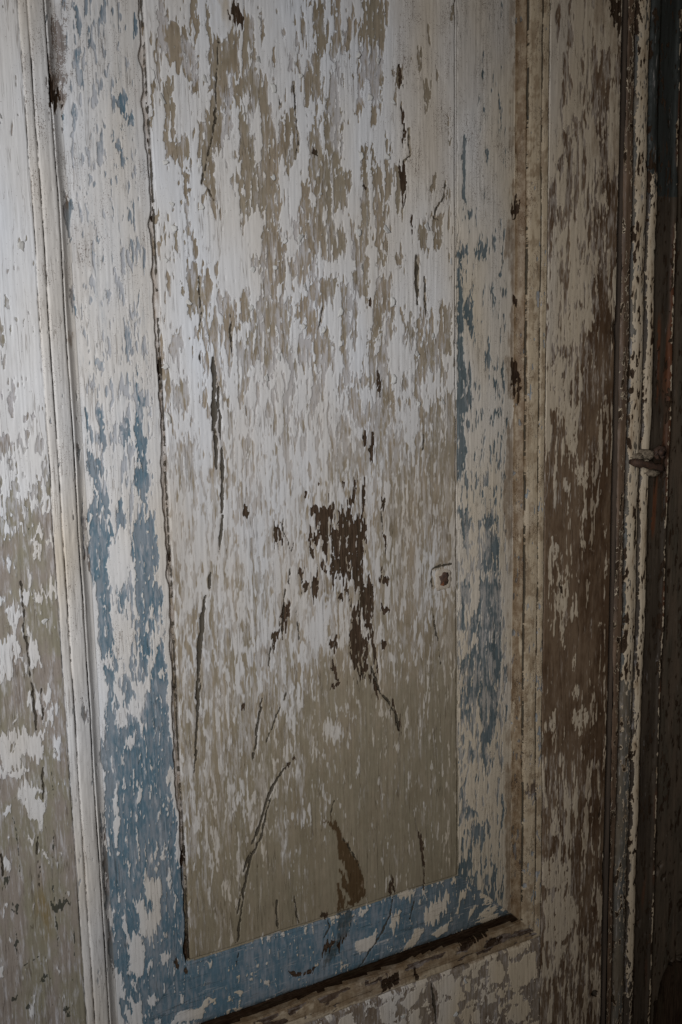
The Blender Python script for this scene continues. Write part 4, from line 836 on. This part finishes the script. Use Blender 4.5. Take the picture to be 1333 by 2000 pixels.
def jamb_fields():
    """frame post beside the door: two beads, a flat, an arris and the wall face behind"""
    r = RES
    ax = axis([(.5565, .62, .0011*r), (.62, .70, .0016*r), (.70, .80, .006)])
    az = axis([(-0.42, -0.335, .006), (-0.335, 0.99, .0016*r), (0.99, 1.10, .006)])
    X, Z = np.meshgrid(ax, az)
    x = (X*1000).astype(np.float32); z = (Z*1000).astype(np.float32)
    wob = .8*fbm(x*.2, z, 60, 170, 2, .5, 31)+.35*fbm(x*.3, z, 20, 22, 3, .6, 32)
    u = x+wob-1.5*smooth(200, -200, z)*0+ (z-400)*0.004*(z < 400)*-1.0
    def bead(c, q, h): return h*np.sqrt(np.clip(1-((u-c)/q)**2, 0, 1))
    base = np.interp(u, [556, 558.5, 567, 569, 572, 592, 594, 596, 609, 611, 639, 642, 646, 649, 655, 800],
                        [3, 0, 0, 4, 4, 4, 6.5, 4.5, 4.5, 8, 8.5, 6, 6, 12, 14, 15])
    Yd = base-bead(582, 9.5, 5.5)-bead(602.3, 6.5, 4.5)
    big = fbm(x, z, 18, 110, 4, .55, 33); mid = fbm(x, z, 7, 40, 4, .6, 34); fine = fbm(x, z, 3, 12, 3, .6, 35); jag = fbm(x, z, 2.4, 5, 3, .6, 36)
    nz = .35*big+.55*mid+.6*fine; nz /= np.std(nz)
    cov = np.full(x.shape, .10)
    cov[(u < 568)] = .22
    A = (u > 572.5) & (u < 591.5); B = (u > 595.6) & (u < 608.8)
    cov = np.where(A, np.interp(z, [-400, 130, 220, 900, 1000], [.22, .30, .93, .90, .8]), cov)
    cov = np.where(B, np.interp(z, [-400, -260, -180, 760, 800, 1000], [.10, .35, .975, .975, .05, .05]), cov)
    cov = np.where((u > 642.6) & (u < 645.2), .62, cov)
    cov = np.where(u >= 649, .05, cov)
    T = paint_coat(cov, nz, 1.6)
    for q0, q1 in ((572.5, 591.5), (595.6, 608.8)):     # beads lose their paint from the edges inwards
        e = np.minimum(u-q0, q1-u); T = np.where((u > q0) & (u < q1), np.minimum(T, (e-.9+.8*mid+.4*jag)), T)
    T = np.clip(T, -3, 3).astype(np.float32)
    K = np.full(x.shape, -3.0, np.float32)
    for q in (570, 593.6, 610.3):
        K = np.maximum(K, .75-np.abs(u-q)*.8+.3*jag)
    D = np.full(x.shape, -3.0, np.float32)
    D = np.maximum(D, 1.2*(nz-1.0)-.2)
    # broken foot of the post
    hole = poly_sd(x+3*mid+1.5*jag, z+6*mid+3*jag, [(664, -288), (672, -262), (690, -236), (712, -248), (760, -230), (760, -420), (652, -420), (650, -345), (660, -318)])
    dig = 22*smooth(-2, 10, hole)
    for (hx, hz, hr) in ((662, -92, 3.2), (655, -100, 3.0), (668, -112, 3.4), (601, -50, 3.2), (602, -92, 3.0), (618, -160, 4)):
        dd = np.hypot(x-hx, (z-hz)*.8)-hr-.7*jag
        dig = np.maximum(dig, 5*smooth(1.2, -1, dd)); D = np.maximum(D, -dd)
    D = np.maximum(D, np.clip(hole*.3, -3, 3))
    def ramp(c0, c1, t):
        t = np.clip(t, 0, 1)[..., None]; return np.array(c0)*(1-t)+np.array(c1)*t
    U = np.zeros(x.shape+(4,), np.float32); U[..., 3] = 1
    tone = .5+.4*big
    U[..., :3] = ramp((.075, .056, .039), (.050, .037, .026), tone)
    m = u < 569; U[m, :3] = ramp((.17, .11, .07), (.10, .065, .042), tone[m])
    m = (u > 594) & (z > 770); U[m, :3] = ramp((.042, .045, .040), (.031, .033, .029), tone[m])
    m = A; U[m, :3] = ramp((.15, .12, .085), (.10, .10, .09), tone[m])
    red = smooth(.2, 1.2, fbm(x, z, 20, 140, 2, .5, 37)+1.5*np.exp(-((z-560)/120.)**2)-.4)*(u > 622)
    U[..., :3] = U[..., :3]*(1-red[..., None])+np.array((.13, .052, .025))*red[..., None]
    m = u > 649; U[m, :3] = ramp((.11, .08, .055), (.075, .06, .042), tone[m])
    C = np.zeros(x.shape+(4,), np.float32); C[..., 3] = 1
    C[..., :3] = ramp((.52, .43, .315), (.43, .335, .225), .5+.3*mid)
    W = np.where(A | B, .35, .16).astype(np.float32); S = np.full(x.shape, .5, np.float32)
    stain = .6*smooth(.6, 1.6, mid+.3*fine).astype(np.float32)
    up = .5*smooth(-.5, .5, T)-1.4*smooth(-.15, .75, K)-.5*smooth(-.4, .7, D)-dig+.15*fbm(x, z, 2.6, 60, 2, .5, 38)+.12*big
    Y = (Yd-up)*.001
    zone = np.digitize(u, [570, 593.8, 610.3, 640, 648.5]).astype(np.int8)    # strip, bead, bead, flat, arris, wall face
    return dict(ax=ax, az=az, X=X, Y=Y, Z=Z, zone=zone, side=np.zeros_like(zone),
                m1=np.stack([T, W, D, np.full_like(T, -3)], -1), m2=np.stack([K, stain, S, np.zeros_like(K)], -1), U=U, C=C)

# ------------------------------------------------------------------ materials
class NT:
    def __init__(self, name):
        self.m = bpy.data.materials.new(name); self.m.use_nodes = True
        self.t = self.m.node_tree; self.t.nodes.clear()
    def n(self, typ, **kw):
        nd = self.t.nodes.new(typ)
        for k, v in kw.items(): setattr(nd, k, v)
        return nd
    def link(self, a, b): self.t.links.new(a, b)
    def put(self, v, sock):
        if hasattr(v, 'is_output') or isinstance(v, bpy.types.NodeSocket): self.link(v, sock)
        else: sock.default_value = v
    def math(self, op, a, b=0.0, c=None, clamp=False):
        nd = self.n('ShaderNodeMath', operation=op, use_clamp=clamp)
        self.put(a, nd.inputs[0]); self.put(b, nd.inputs[1])
        if c is not None: self.put(c, nd.inputs[2])
        return nd.outputs[0]
    def step(self, v, lo, hi, a=0.0, b=1.0):
        nd = self.n('ShaderNodeMapRange', interpolation_type='SMOOTHSTEP')
        self.put(v, nd.inputs[0]); nd.inputs[1].default_value = lo; nd.inputs[2].default_value = hi
        nd.inputs[3].default_value = a; nd.inputs[4].default_value = b
        return nd.outputs[0]
    def mix(self, f, a, b, blend='MIX'):
        nd = self.n('ShaderNodeMix', data_type='RGBA', blend_type=blend)
        self.put(f, nd.inputs[0])
        for v, i in ((a, 6), (b, 7)):
            if isinstance(v, tuple): nd.inputs[i].default_value = v+(1,) if len(v) == 3 else v
            else: self.link(v, nd.inputs[i])
        return nd.outputs[2]
    def noise(self, co, scale, detail=3, rough=.6, sc=(1, 1, 1), off=(0, 0, 0)):
        mp = self.n('ShaderNodeMapping'); self.link(co, mp.inputs[0])
        mp.inputs[3].default_value = sc; mp.inputs[1].default_value = off
        nd = self.n('ShaderNodeTexNoise'); self.link(mp.outputs[0], nd.inputs['Vector'])
        nd.inputs['Scale'].default_value = scale; nd.inputs['Detail'].default_value = detail; nd.inputs['Roughness'].default_value = rough
        return nd.outputs['Fac']

def old_paint(name, lying=False):
    k = NT(name)
    co = k.n('ShaderNodeTexCoord').outputs['Object']
    if lying:                                       # grain and brush marks run along the board
        mp0 = k.n('ShaderNodeMapping'); k.link(co, mp0.inputs[0]); mp0.inputs[2].default_value = (0, math.radians(90), 0); co = mp0.outputs[0]
    def attr(name):
        a = k.n('ShaderNodeAttribute', attribute_name=name); sp = k.n('ShaderNodeSeparateColor'); k.link(a.outputs['Color'], sp.inputs[0])
        return sp.outputs[0], sp.outputs[1], sp.outputs[2], a.outputs['Alpha'], a.outputs['Color']
    T, W, D, G, _ = attr('coat_a')
    K, stain, speck, worn, _ = attr('coat_b')
    U = k.n('ShaderNodeAttribute', attribute_name='under_colour').outputs['Color']
    C = k.n('ShaderNodeAttribute', attribute_name='top_colour').outputs['Color']
    # fine noises (object metres)
    jag = k.noise(co, 700, 3, .65, (1, 1, .45))
    grain = k.noise(co, 900, 4, .65, (1, 1, .06))
    streak = k.noise(co, 330, 4, .7, (1, 1, .13), (3, 0, 1))
    streak2 = k.noise(co, 150, 5, .7, (1, 1, .16), (7, 0, 2))
    cloud = k.noise(co, 22, 4, .6, (1, 1, .5))
    mott = k.noise(co, 120, 4, .7, (1, 1, .6), (1, 5, 3))
    j = k.math('MULTIPLY_ADD', jag, 1.5, -.75)
    Tn = k.math('ADD', T, j)
    tr = k.n('ShaderNodeMapRange', interpolation_type='SMOOTHSTEP')
    k.link(Tn, tr.inputs[0]); k.link(k.math('MULTIPLY_ADD', worn, -.75, -.10), tr.inputs[1]); k.link(k.math('MULTIPLY_ADD', worn, .65, .10), tr.inputs[2])
    k.link(k.math('MULTIPLY_ADD', worn, -.46, 1.0), tr.inputs[4])
    top = tr.outputs[0]
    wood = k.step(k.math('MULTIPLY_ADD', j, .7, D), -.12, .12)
    crack = k.step(k.math('MULTIPLY_ADD', j, .25, K), -.22, .20)
    green = k.step(k.math('MULTIPLY_ADD', j, 1.2, G), -.10, .25)
    # bare wood: weathered brown with grain
    cw = k.mix(k.step(grain, .35, .7), (.034, .021, .013), (.085, .055, .035))
    cw = k.mix(k.step(streak2, .50, .72, 0, .6), cw, (.048, .040, .024))
    # under coat, worn and mottled
    cu = k.mix(k.step(mott, .3, .75, 0, .30), U, k.mix(1.0, U, (.62, .60, .58), 'MULTIPLY'))
    cu = k.mix(k.step(streak, .58, .74, 0, .35), cu, k.mix(1.0, U, (1.32, 1.30, 1.28), 'MULTIPLY'))
    cu = k.mix(k.step(grain, .56, .74, 0, .50), cu, k.mix(1.0, U, (.55, .51, .48), 'MULTIPLY'))
    cu = k.mix(k.step(k.noise(co, 260, 4, .7, (1, 1, .30), (4, 2, 8)), .62, .74, 0, .55), cu, k.mix(1.0, U, (.58, .50, .42), 'MULTIPLY'))
    # thin chalky film left by the rubbed top coat
    fsum = k.math('ADD', k.math('MULTIPLY', streak, .55), k.math('MULTIPLY', streak2, .45))
    fm = k.math('ADD', fsum, k.math('MULTIPLY_ADD', W, .30, -.65))
    fm = k.math('ADD', fm, k.math('MULTIPLY', k.math('MAXIMUM', T, -1.5), .030))
    film = k.step(fm, -.060, .080, 0, .60)
    chalk = k.mix(k.math('MULTIPLY_ADD', worn, -.35, .45), k.mix(worn, k.mix(1.0, C, (.92, .91, .91), 'MULTIPLY'), k.mix(1.0, C, (.76, .74, .72), 'MULTIPLY')), (.50, .50, .555))
    cu = k.mix(film, cu, chalk)
    # top coat
    ct = k.mix(k.step(cloud, .35, .7, 0, .25), C, k.mix(1.0, C, (.86, .84, .82), 'MULTIPLY'))
    ct = k.mix(k.math('MULTIPLY', k.step(k.math('ADD', k.math('MULTIPLY', streak, .6), k.math('MULTIPLY', streak2, .4)), .50, .68), k.math('MULTIPLY_ADD', W, .62, .04)), ct, k.mix(.42, U, C))
    ct = k.mix(k.step(grain, .66, .80, 0, .35), ct, k.mix(1.0, C, (.70, .66, .62), 'MULTIPLY'))
    # specks of fly dirt and rust on the old top coat
    sn = k.noise(co, 1150, 2, .55, (1, 1, .8), (2, 9, 4)); sn2 = k.noise(co, 480, 3, .6, (1, 1, .7), (8, 3, 1)); clump = k.noise(co, 55, 3, .6, (1, 1, .5), (5, 5, 1))
    lift = k.math('MULTIPLY', k.math('MULTIPLY', speck, k.step(clump, .34, .66, .25, 1.25)), .118)
    dt = k.math('MAXIMUM', k.step(k.math('ADD', sn, lift), .715, .760), k.step(k.math('ADD', sn2, lift), .765, .800))
    ct = k.mix(k.math('MULTIPLY', dt, .75), ct, (.130, .078, .048))
    hl = k.math('ABSOLUTE', k.math('SUBTRACT', k.noise(co, 120, 3, .55, (1, 1, .045), (6, 2, 5)), .5))
    hair = k.math('MULTIPLY', k.step(hl, .0095, .002), k.step(clump, .42, .60))
    pits = k.step(k.noise(co, 620, 2, .6, (1, 1, .55), (1, 7, 9)), .71, .75)
    cu = k.mix(k.math('MULTIPLY', pits, .6), cu, k.mix(1.0, U, (.40, .34, .28), 'MULTIPLY'))
    col = k.mix(top, cu, ct)
    col = k.mix(k.math('MULTIPLY', hair, .55), col, k.mix(1.0, col, (.34, .29, .24), 'MULTIPLY'))
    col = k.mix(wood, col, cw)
    # brown dirt films, and the shade painted into the grooves
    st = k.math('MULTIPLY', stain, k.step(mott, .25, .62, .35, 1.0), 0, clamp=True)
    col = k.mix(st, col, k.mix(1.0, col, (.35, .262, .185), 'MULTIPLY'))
    col = k.mix(k.math('MULTIPLY', green, .88), col, (.034, .036, .026))
    col = k.mix(k.math('MULTIPLY', crack, .93), col, k.mix(streak2, (.026, .020, .014), (.080, .066, .046)))
    # relief
    h = k.math('MULTIPLY', top, k.math('MULTIPLY_ADD', worn, -.38, .45))
    h = k.math('ADD', h, k.math('MULTIPLY', film, .08))
    h = k.math('SUBTRACT', h, k.math('MULTIPLY', wood, .50))
    h = k.math('SUBTRACT', h, k.math('MULTIPLY', crack, .9))
    h = k.math('SUBTRACT', h, k.math('MULTIPLY', hair, .16))
    h = k.math('ADD', h, k.math('MULTIPLY', grain, .07))
    h = k.math('ADD', h, k.math('MULTIPLY', mott, .06))
    h = k.math('ADD', h, k.math('MULTIPLY', dt, .10))
    bp = k.n('ShaderNodeBump'); bp.inputs['Strength'].default_value = 1.15; bp.inputs['Distance'].default_value = .001
    k.link(h, bp.inputs['Height'])
    bs = k.n('ShaderNodeBsdfPrincipled'); out = k.n('ShaderNodeOutputMaterial')
    k.link(col, bs.inputs['Base Color']); k.link(bp.outputs[0], bs.inputs['Normal'])
    rgh = k.math('ADD', k.math('MULTIPLY', mott, .25), k.step(wood, 0, 1, .40, .58))
    k.link(rgh, bs.inputs['Roughness'])
    k.link(k.step(k.math('MAXIMUM', wood, crack), 0, 1, .20, .06), bs.inputs['Specular IOR Level'])
    k.link(bs.outputs[0], out.inputs[0])
    return k.m

def plain_mat(name, c0, c1, scale, rough, bump=.4, sc3=(1, 1, 1), metal=0.0):
    k = NT(name)
    co = k.n('ShaderNodeTexCoord').outputs['Object']
    a = k.noise(co, scale, 6, .7, sc3); b = k.noise(co, scale*5, 4, .7, sc3, (3, 1, 2))
    f = k.math('ADD', k.math('MULTIPLY', a, .6), k.math('MULTIPLY', b, .4))
    bs = k.n('ShaderNodeBsdfPrincipled'); out = k.n('ShaderNodeOutputMaterial')
    k.link(k.mix(k.step(f, .36, .64), c0, c1), bs.inputs['Base Color'])
    bs.inputs['Roughness'].default_value = rough; bs.inputs['Metallic'].default_value = metal
    bp = k.n('ShaderNodeBump'); bp.inputs['Strength'].default_value = bump; bp.inputs['Distance'].default_value = .001
    k.link(f, bp.inputs['Height']); k.link(bp.outputs[0], bs.inputs['Normal']); k.link(bs.outputs[0], out.inputs[0])
    return k.m

PAINT = old_paint('flaking_paint_on_wood')
PAINT_LYING = old_paint('flaking_paint_on_lying_wood', True)
RUST = plain_mat('rusty_iron', (.030, .018, .012), (.095, .045, .024), 300, .75, .8)
TIMBER = plain_mat('old_timber', (.055, .038, .026), (.11, .075, .05), 60, .8, .6, (1, 1, .1))
FILLER = plain_mat('cracked_filler', (.33, .27, .205), (.45, .38, .30), 250, .7, .7)

# ------------------------------------------------------------------ objects
def empty(name, loc, label, cat, parent=None):
    o = bpy.data.objects.new(name, None); sc.collection.objects.link(o); o.location = loc
    o.empty_display_size = .05
    o['label'] = label; o['category'] = cat
    return o

def cut(F, mask_faces, name, parent, origin, mat=None):
    """one part of a relief: the faces in mask, with the coat values on its points"""
    nz, nx = F['X'].shape
    jj, ii = np.nonzero(mask_faces)
    a = jj*nx+ii
    quads = np.stack([a, a+1, a+nx+1, a+nx], 1)
    used, inv = np.unique(quads, return_inverse=True)
    inv = inv.reshape(-1, 4).astype(np.int32)
    co = np.stack([F['X'].ravel()[used]-origin[0], F['Y'].ravel()[used]-origin[1], F['Z'].ravel()[used]-origin[2]], 1).astype(np.float32)
    me = bpy.data.meshes.new(name)
    nf = len(inv)
    me.vertices.add(len(used)); me.loops.add(nf*4); me.polygons.add(nf)
    me.vertices.foreach_set('co', co.ravel())
    me.loops.foreach_set('vertex_index', inv.ravel())
    me.polygons.foreach_set('loop_start', np.arange(0, nf*4, 4, dtype=np.int32))
    me.polygons.foreach_set('use_smooth', np.ones(nf, bool))
    for an, key in (('coat_a', 'm1'), ('coat_b', 'm2'), ('under_colour', 'U'), ('top_colour', 'C')):
        at = me.attributes.new(an, 'FLOAT_COLOR', 'POINT')
        at.data.foreach_set('color', F[key].reshape(-1, 4)[used].astype(np.float32).ravel())
    me.update(); me.validate()
    me.materials.append(mat or PAINT)
    o = bpy.data.objects.new(name, me); sc.collection.objects.link(o)
    o.parent = parent
    return o

def mesh_obj(name, verts, faces, mat, parent=None, smooth=True):
    me = bpy.data.meshes.new(name); me.from_pydata(verts, [], faces); me.update()
    for p in me.polygons: p.use_smooth = smooth
    me.materials.append(mat)
    o = bpy.data.objects.new(name, me); sc.collection.objects.link(o); o.parent = parent
    return o

def box_obj(name, x0, x1, y0, y1, z0, z1, mat, parent=None):
    v = [(x, y, z) for x in (x0, x1) for y in (y0, y1) for z in (z0, z1)]
    f = [(0, 1, 3, 2), (4, 6, 7, 5), (0, 4, 5, 1), (2, 3, 7, 6), (0, 2, 6, 4), (1, 5, 7, 3)]
    return mesh_obj(name, v, f, mat, parent, False)

DO = (0.12, 0.0, -0.42)
door = empty('panelled_door', DO, 'old panelled wooden door with peeling white, beige and blue paint', 'door')
FD = door_fields()
zf = FD['zone'][:-1, :-1]; sf = FD['side'][:-1, :-1]
ls = cut(FD, zf == 0, 'stile', door, DO); ls['label'] = 'white stile worn to grey beige low down, with an ochre stain'
rs = cut(FD, zf == 1, 'stile', door, DO); rs['label'] = 'brown stile with yellowed cream paint remnants at the closing edge'
rl = cut(FD, zf == 2, 'bottom_rail', door, DO)
panel = cut(FD, zf == 7, 'panel', door, DO); panel['label'] = 'white over beige field with dark bare wood scar and long splits'
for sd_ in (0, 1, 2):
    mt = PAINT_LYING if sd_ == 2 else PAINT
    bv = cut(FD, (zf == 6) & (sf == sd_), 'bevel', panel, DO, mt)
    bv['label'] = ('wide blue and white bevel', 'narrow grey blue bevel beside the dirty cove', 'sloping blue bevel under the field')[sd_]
    mo = cut(FD, (zf == 4) & (sf == sd_), 'moulding', door, DO, mt)
    cut(FD, (zf == 3) & (sf == sd_), 'bead', mo, DO, mt)
    cut(FD, (zf == 5) & (sf == sd_), 'cove', mo, DO, mt)
box_obj('back_board', -0.298-DO[0], XE-.001-DO[0], .024, .044, .002, 1.518, TIMBER, door)
box_obj('closing_edge', XE-.004-DO[0], XE-.0002-DO[0], .0045, .0235, .001, 1.519, TIMBER, door)

JO = (0.61, 0.0, -0.42)
post = empty('door_post', JO, 'dark beaded door post with cream paint left on its two beads', 'door frame')
FJ = jamb_fields()
zj = FJ['zone'][:-1, :-1]
for code, nm in ((0, 'stop_strip'), (1, 'bead'), (2, 'bead'), (3, 'face'), (4, 'arris'), (5, 'reveal')):
    cut(FJ, zj == code, nm, post, JO)
box_obj('post_core', .5568-JO[0], .80-JO[0], .0385, .085, .002, 1.518, TIMBER, post)
box_obj('post_edge', .5567-JO[0], .5590-JO[0], .0045, .038, .001, 1.519, TIMBER, post)

# wall behind everything, seen only as darkness through the gap
w = box_obj('wall', -1.2, 1.6, .10, .16, -0.42, 1.10, plain_mat('grey_plaster', (.20, .18, .15), (.27, .24, .20), 12, .9), None)
w['kind'] = 'structure'

# ------------------------------------------------------------------ small things
def tube(name, pts, rad, mat, parent, n=10, cap=True, seed=1):
    """bent iron rod with hammered, uneven thickness"""
    rr = random.Random(seed)
    V = []; Fc = []
    P = [Vector(p) for p in pts]
    for i, p in enumerate(P):
        t = (P[min(i+1, len(P)-1)]-P[max(i-1, 0)]).normalized()
        a = t.cross(Vector((0, .3, 1))).normalized(); b = t.cross(a).normalized()
        for q in range(n):
            th = 2*math.pi*q/n
            k = rad[i]*(1+rr.uniform(-.24, .24))
            V.append(tuple(p+a*math.cos(th)*k+b*math.sin(th)*k))
    for i in range(len(P)-1):
        for q in range(n):
            Fc.append((i*n+q, i*n+(q+1) % n, (i+1)*n+(q+1) % n, (i+1)*n+q))
    Fc.append(tuple(range(n))[::-1]); Fc.append(tuple((len(P)-1)*n+q for q in range(n)))
    return mesh_obj(name, V, Fc, mat, parent)

SO = (.597, -.004, .4535)
staple = empty('iron_staple', SO, 'rusty bent iron staple driven across the two beads of the door post', 'staple')
tube('pin', [(-.026, .001, .006), (-.024, -.005, .0052), (-.017, -.008, .0035), (-.010, -.0075, .0030), (-.003, -.009, .0008), (.005, -.008, -.0012), (.012, -.0085, -.0030), (.019, -.006, -.0050), (.024, -.002, -.0058), (.0255, .004, -.006)],
     [.0024, .0046, .0050, .0036, .0043, .0033, .0044, .0037, .0042, .0026], RUST, staple, 12, True, 3)
ring = []
for q in range(14):
    th = math.radians(-60+q*23)
    ring.append((.017+.0065*math.cos(th), -.005-.001*math.sin(th*2), .0135+.0070*math.sin(th)))
tube('eye', ring, [.0027, .0031]*7, RUST, staple, 8, True, 4)
tube('shank', [(.020, .004, .016), (.019, -.003, .015), (.018, -.0075, .0145)], [.0026, .0034, .0052], RUST, staple, 8, True, 5)

def crust(name, cx_, cy_, cz_, rx, rz, hh, seed, mat, parent):
    r_ = random.Random(seed); V = [(cx_, cy_-hh, cz_)]; Fc = []; n = 18
    for f_, h_ in ((.35, hh*1.05), (.65, hh*.8), (.9, hh*.4), (1.05, -.003)):
        for q in range(n):
            th = 2*math.pi*q/n; k_ = f_*(1+r_.uniform(-.28, .28))
            V.append((cx_+math.cos(th)*rx*k_, cy_-h_*(1+r_.uniform(-.35, .35)), cz_+math.sin(th)*rz*k_))
    for q in range(n): Fc.append((0, 1+q, 1+(q+1) % n))
    for g_ in range(3):
        for q in range(n): Fc.append((1+g_*n+q, 1+(g_+1)*n+q, 1+(g_+1)*n+(q+1) % n, 1+g_*n+(q+1) % n))
    return mesh_obj(name, V, Fc, mat, parent)
CRUST = plain_mat('dirty_paint_crust', (.07, .048, .030), (.30, .235, .16), 330, .8, 1.0)
crust('paint_crust', .004, .002, .0125, .013, .0065, .0050, 21, CRUST, staple)
crust('paint_crust', -.012, .002, .0105, .009, .005, .0050, 22, CRUST, staple)
crust('paint_crust', .014, .002, -.0105, .011, .0045, .0045, 23, CRUST, staple)

# filled nail in the panel: a sunk square of filler with a rusty head bleeding through
NO = (0.311, 0.0096, 0.3459)
nail = empty('rusted_nail', NO, 'rusty nail head set in a cream square of filler at the panel edge', 'nail')
rr = random.Random(11)
def disc(name, r0, h, n, mat, parent, sq=0.0, jitter=.12, off=(0, 0, 0), sz=1.0):
    V = [(off[0], off[1]-h, off[2])]; Fc = []
    for ring_i, (f, hh) in enumerate(((.45, h*1.0), (.8, h*.75), (1.0, h*.15), (1.03, -.0012))):
        for q in range(n):
            th = 2*math.pi*q/n
            c, s_ = math.cos(th), math.sin(th)
            sqr = 1/max(abs(c), abs(s_))
            k = r0*f*((1-sq)+sq*sqr)*(1+rr.uniform(-jitter, jitter))
            V.append((off[0]+c*k, off[1]-hh*(1+rr.uniform(-.3, .3)), off[2]+s_*k*sz))
    for q in range(n): Fc.append((0, 1+q, 1+(q+1) % n))
    for g in range(3):
        for q in range(n):
            Fc.append((1+g*n+q, 1+(g+1)*n+q, 1+(g+1)*n+(q+1) % n, 1+g*n+(q+1) % n))
    return mesh_obj(name, V, Fc, mat, parent)
disc('filler', .0104, .0004, 28, FILLER, nail, .6, .10, (0, 0, 0), 1.15)
disc('head', .0056, .0018, 16, RUST, nail, .2, .32, (.0008, 0, .0005), 1.25)
disc('rust_crust', .0031, .0014, 12, plain_mat('orange_rust', (.12, .035, .012), (.22, .075, .025), 500, .85, .9), nail, .1, .3, (-.0012, -.0002, -.0042), 1.0)

# ------------------------------------------------------------------ loose flakes standing off the panel and the stiles
def loose_flakes(count, zones, owner, seed, zmin, zmax):
    rs_ = np.random.RandomState(seed)
    Tm = FD['m1'][..., 0]; wn = FD['m2'][..., 3]
    ok = np.isin(FD['zone'], zones) & (Tm > .15) & (Tm < .9) & (wn < .5) & (FD['Z'] > zmin) & (FD['Z'] < zmax) & (FD['m1'][..., 2] < -1) & (FD['m2'][..., 0] < -1)
    jj, ii = np.nonzero(ok); order = rs_.permutation(len(jj)); got = []
    gz, gx = np.gradient(Tm)
    mt = plain_mat('loose_paint', (.44, .42, .385), (.55, .53, .50), 220, .65, .4, (1, 1, .2))
    for q in order:
        j_, i_ = jj[q], ii[q]
        p = np.array([FD['X'][j_, i_], FD['Y'][j_, i_], FD['Z'][j_, i_]])
        if any(np.hypot(p[0]-g[0], p[2]-g[2]) < .016 for g in got): continue
        got.append(p)
        d = np.array([-gx[j_, i_], -gz[j_, i_]]); d = d/(np.linalg.norm(d)+1e-6)       # points off the coat
        nl_ = .0022+.0035*rs_.rand(); nw = .0012+.0022*rs_.rand()
        lift = .0004+.0011*rs_.rand(); th = .00035
        ax_ = np.array([-d[1], d[0]])
        if abs(ax_[1]) > abs(ax_[0]): nw *= 1.7
        V = []; n_ = 5; m_ = 4
        for a in range(m_):
            fa = a/(m_-1)
            for b in range(n_):
                fb = (b/(n_-1)-.5)*2
                wdt = nw*(1-.55*fa**2)*(1+.25*rs_.uniform(-1, 1))
                ln = nl_*(fa-.45)*(1+.18*rs_.uniform(-1, 1))
                o2 = d*ln+ax_*fb*wdt
                V.append((p[0]+o2[0]-DO[0], p[1]-.0002-lift*fa**1.7-DO[1], p[2]+o2[1]-DO[2]))
        V += [(a, b+th, c) for a, b, c in V]
        N_ = n_*m_; Fc = []
        for a in range(m_-1):
            for b in range(n_-1):
                e = a*n_+b
                Fc.append((e, e+1, e+n_+1, e+n_)); Fc.append((N_+e, N_+e+n_, N_+e+n_+1, N_+e+1))
        rim = list(range(n_))+[a*n_+n_-1 for a in range(1, m_)]+[(m_-1)*n_+b for b in range(n_-2, -1, -1)]+[a*n_ for a in range(m_-2, 0, -1)]
        for a in range(len(rim)):
            e, f_ = rim[a], rim[(a+1) % len(rim)]
            Fc.append((e, N_+e, N_+f_, f_))
        mesh_obj('paint_flake', V, Fc, mt, owner)
        if len(got) >= count: break
loose_flakes(54, (7,), panel, 5, .40, .93)
loose_flakes(16, (0,), ls, 6, -.02, .86)
loose_flakes(12, (2,), rl, 8, -.28, -.125)
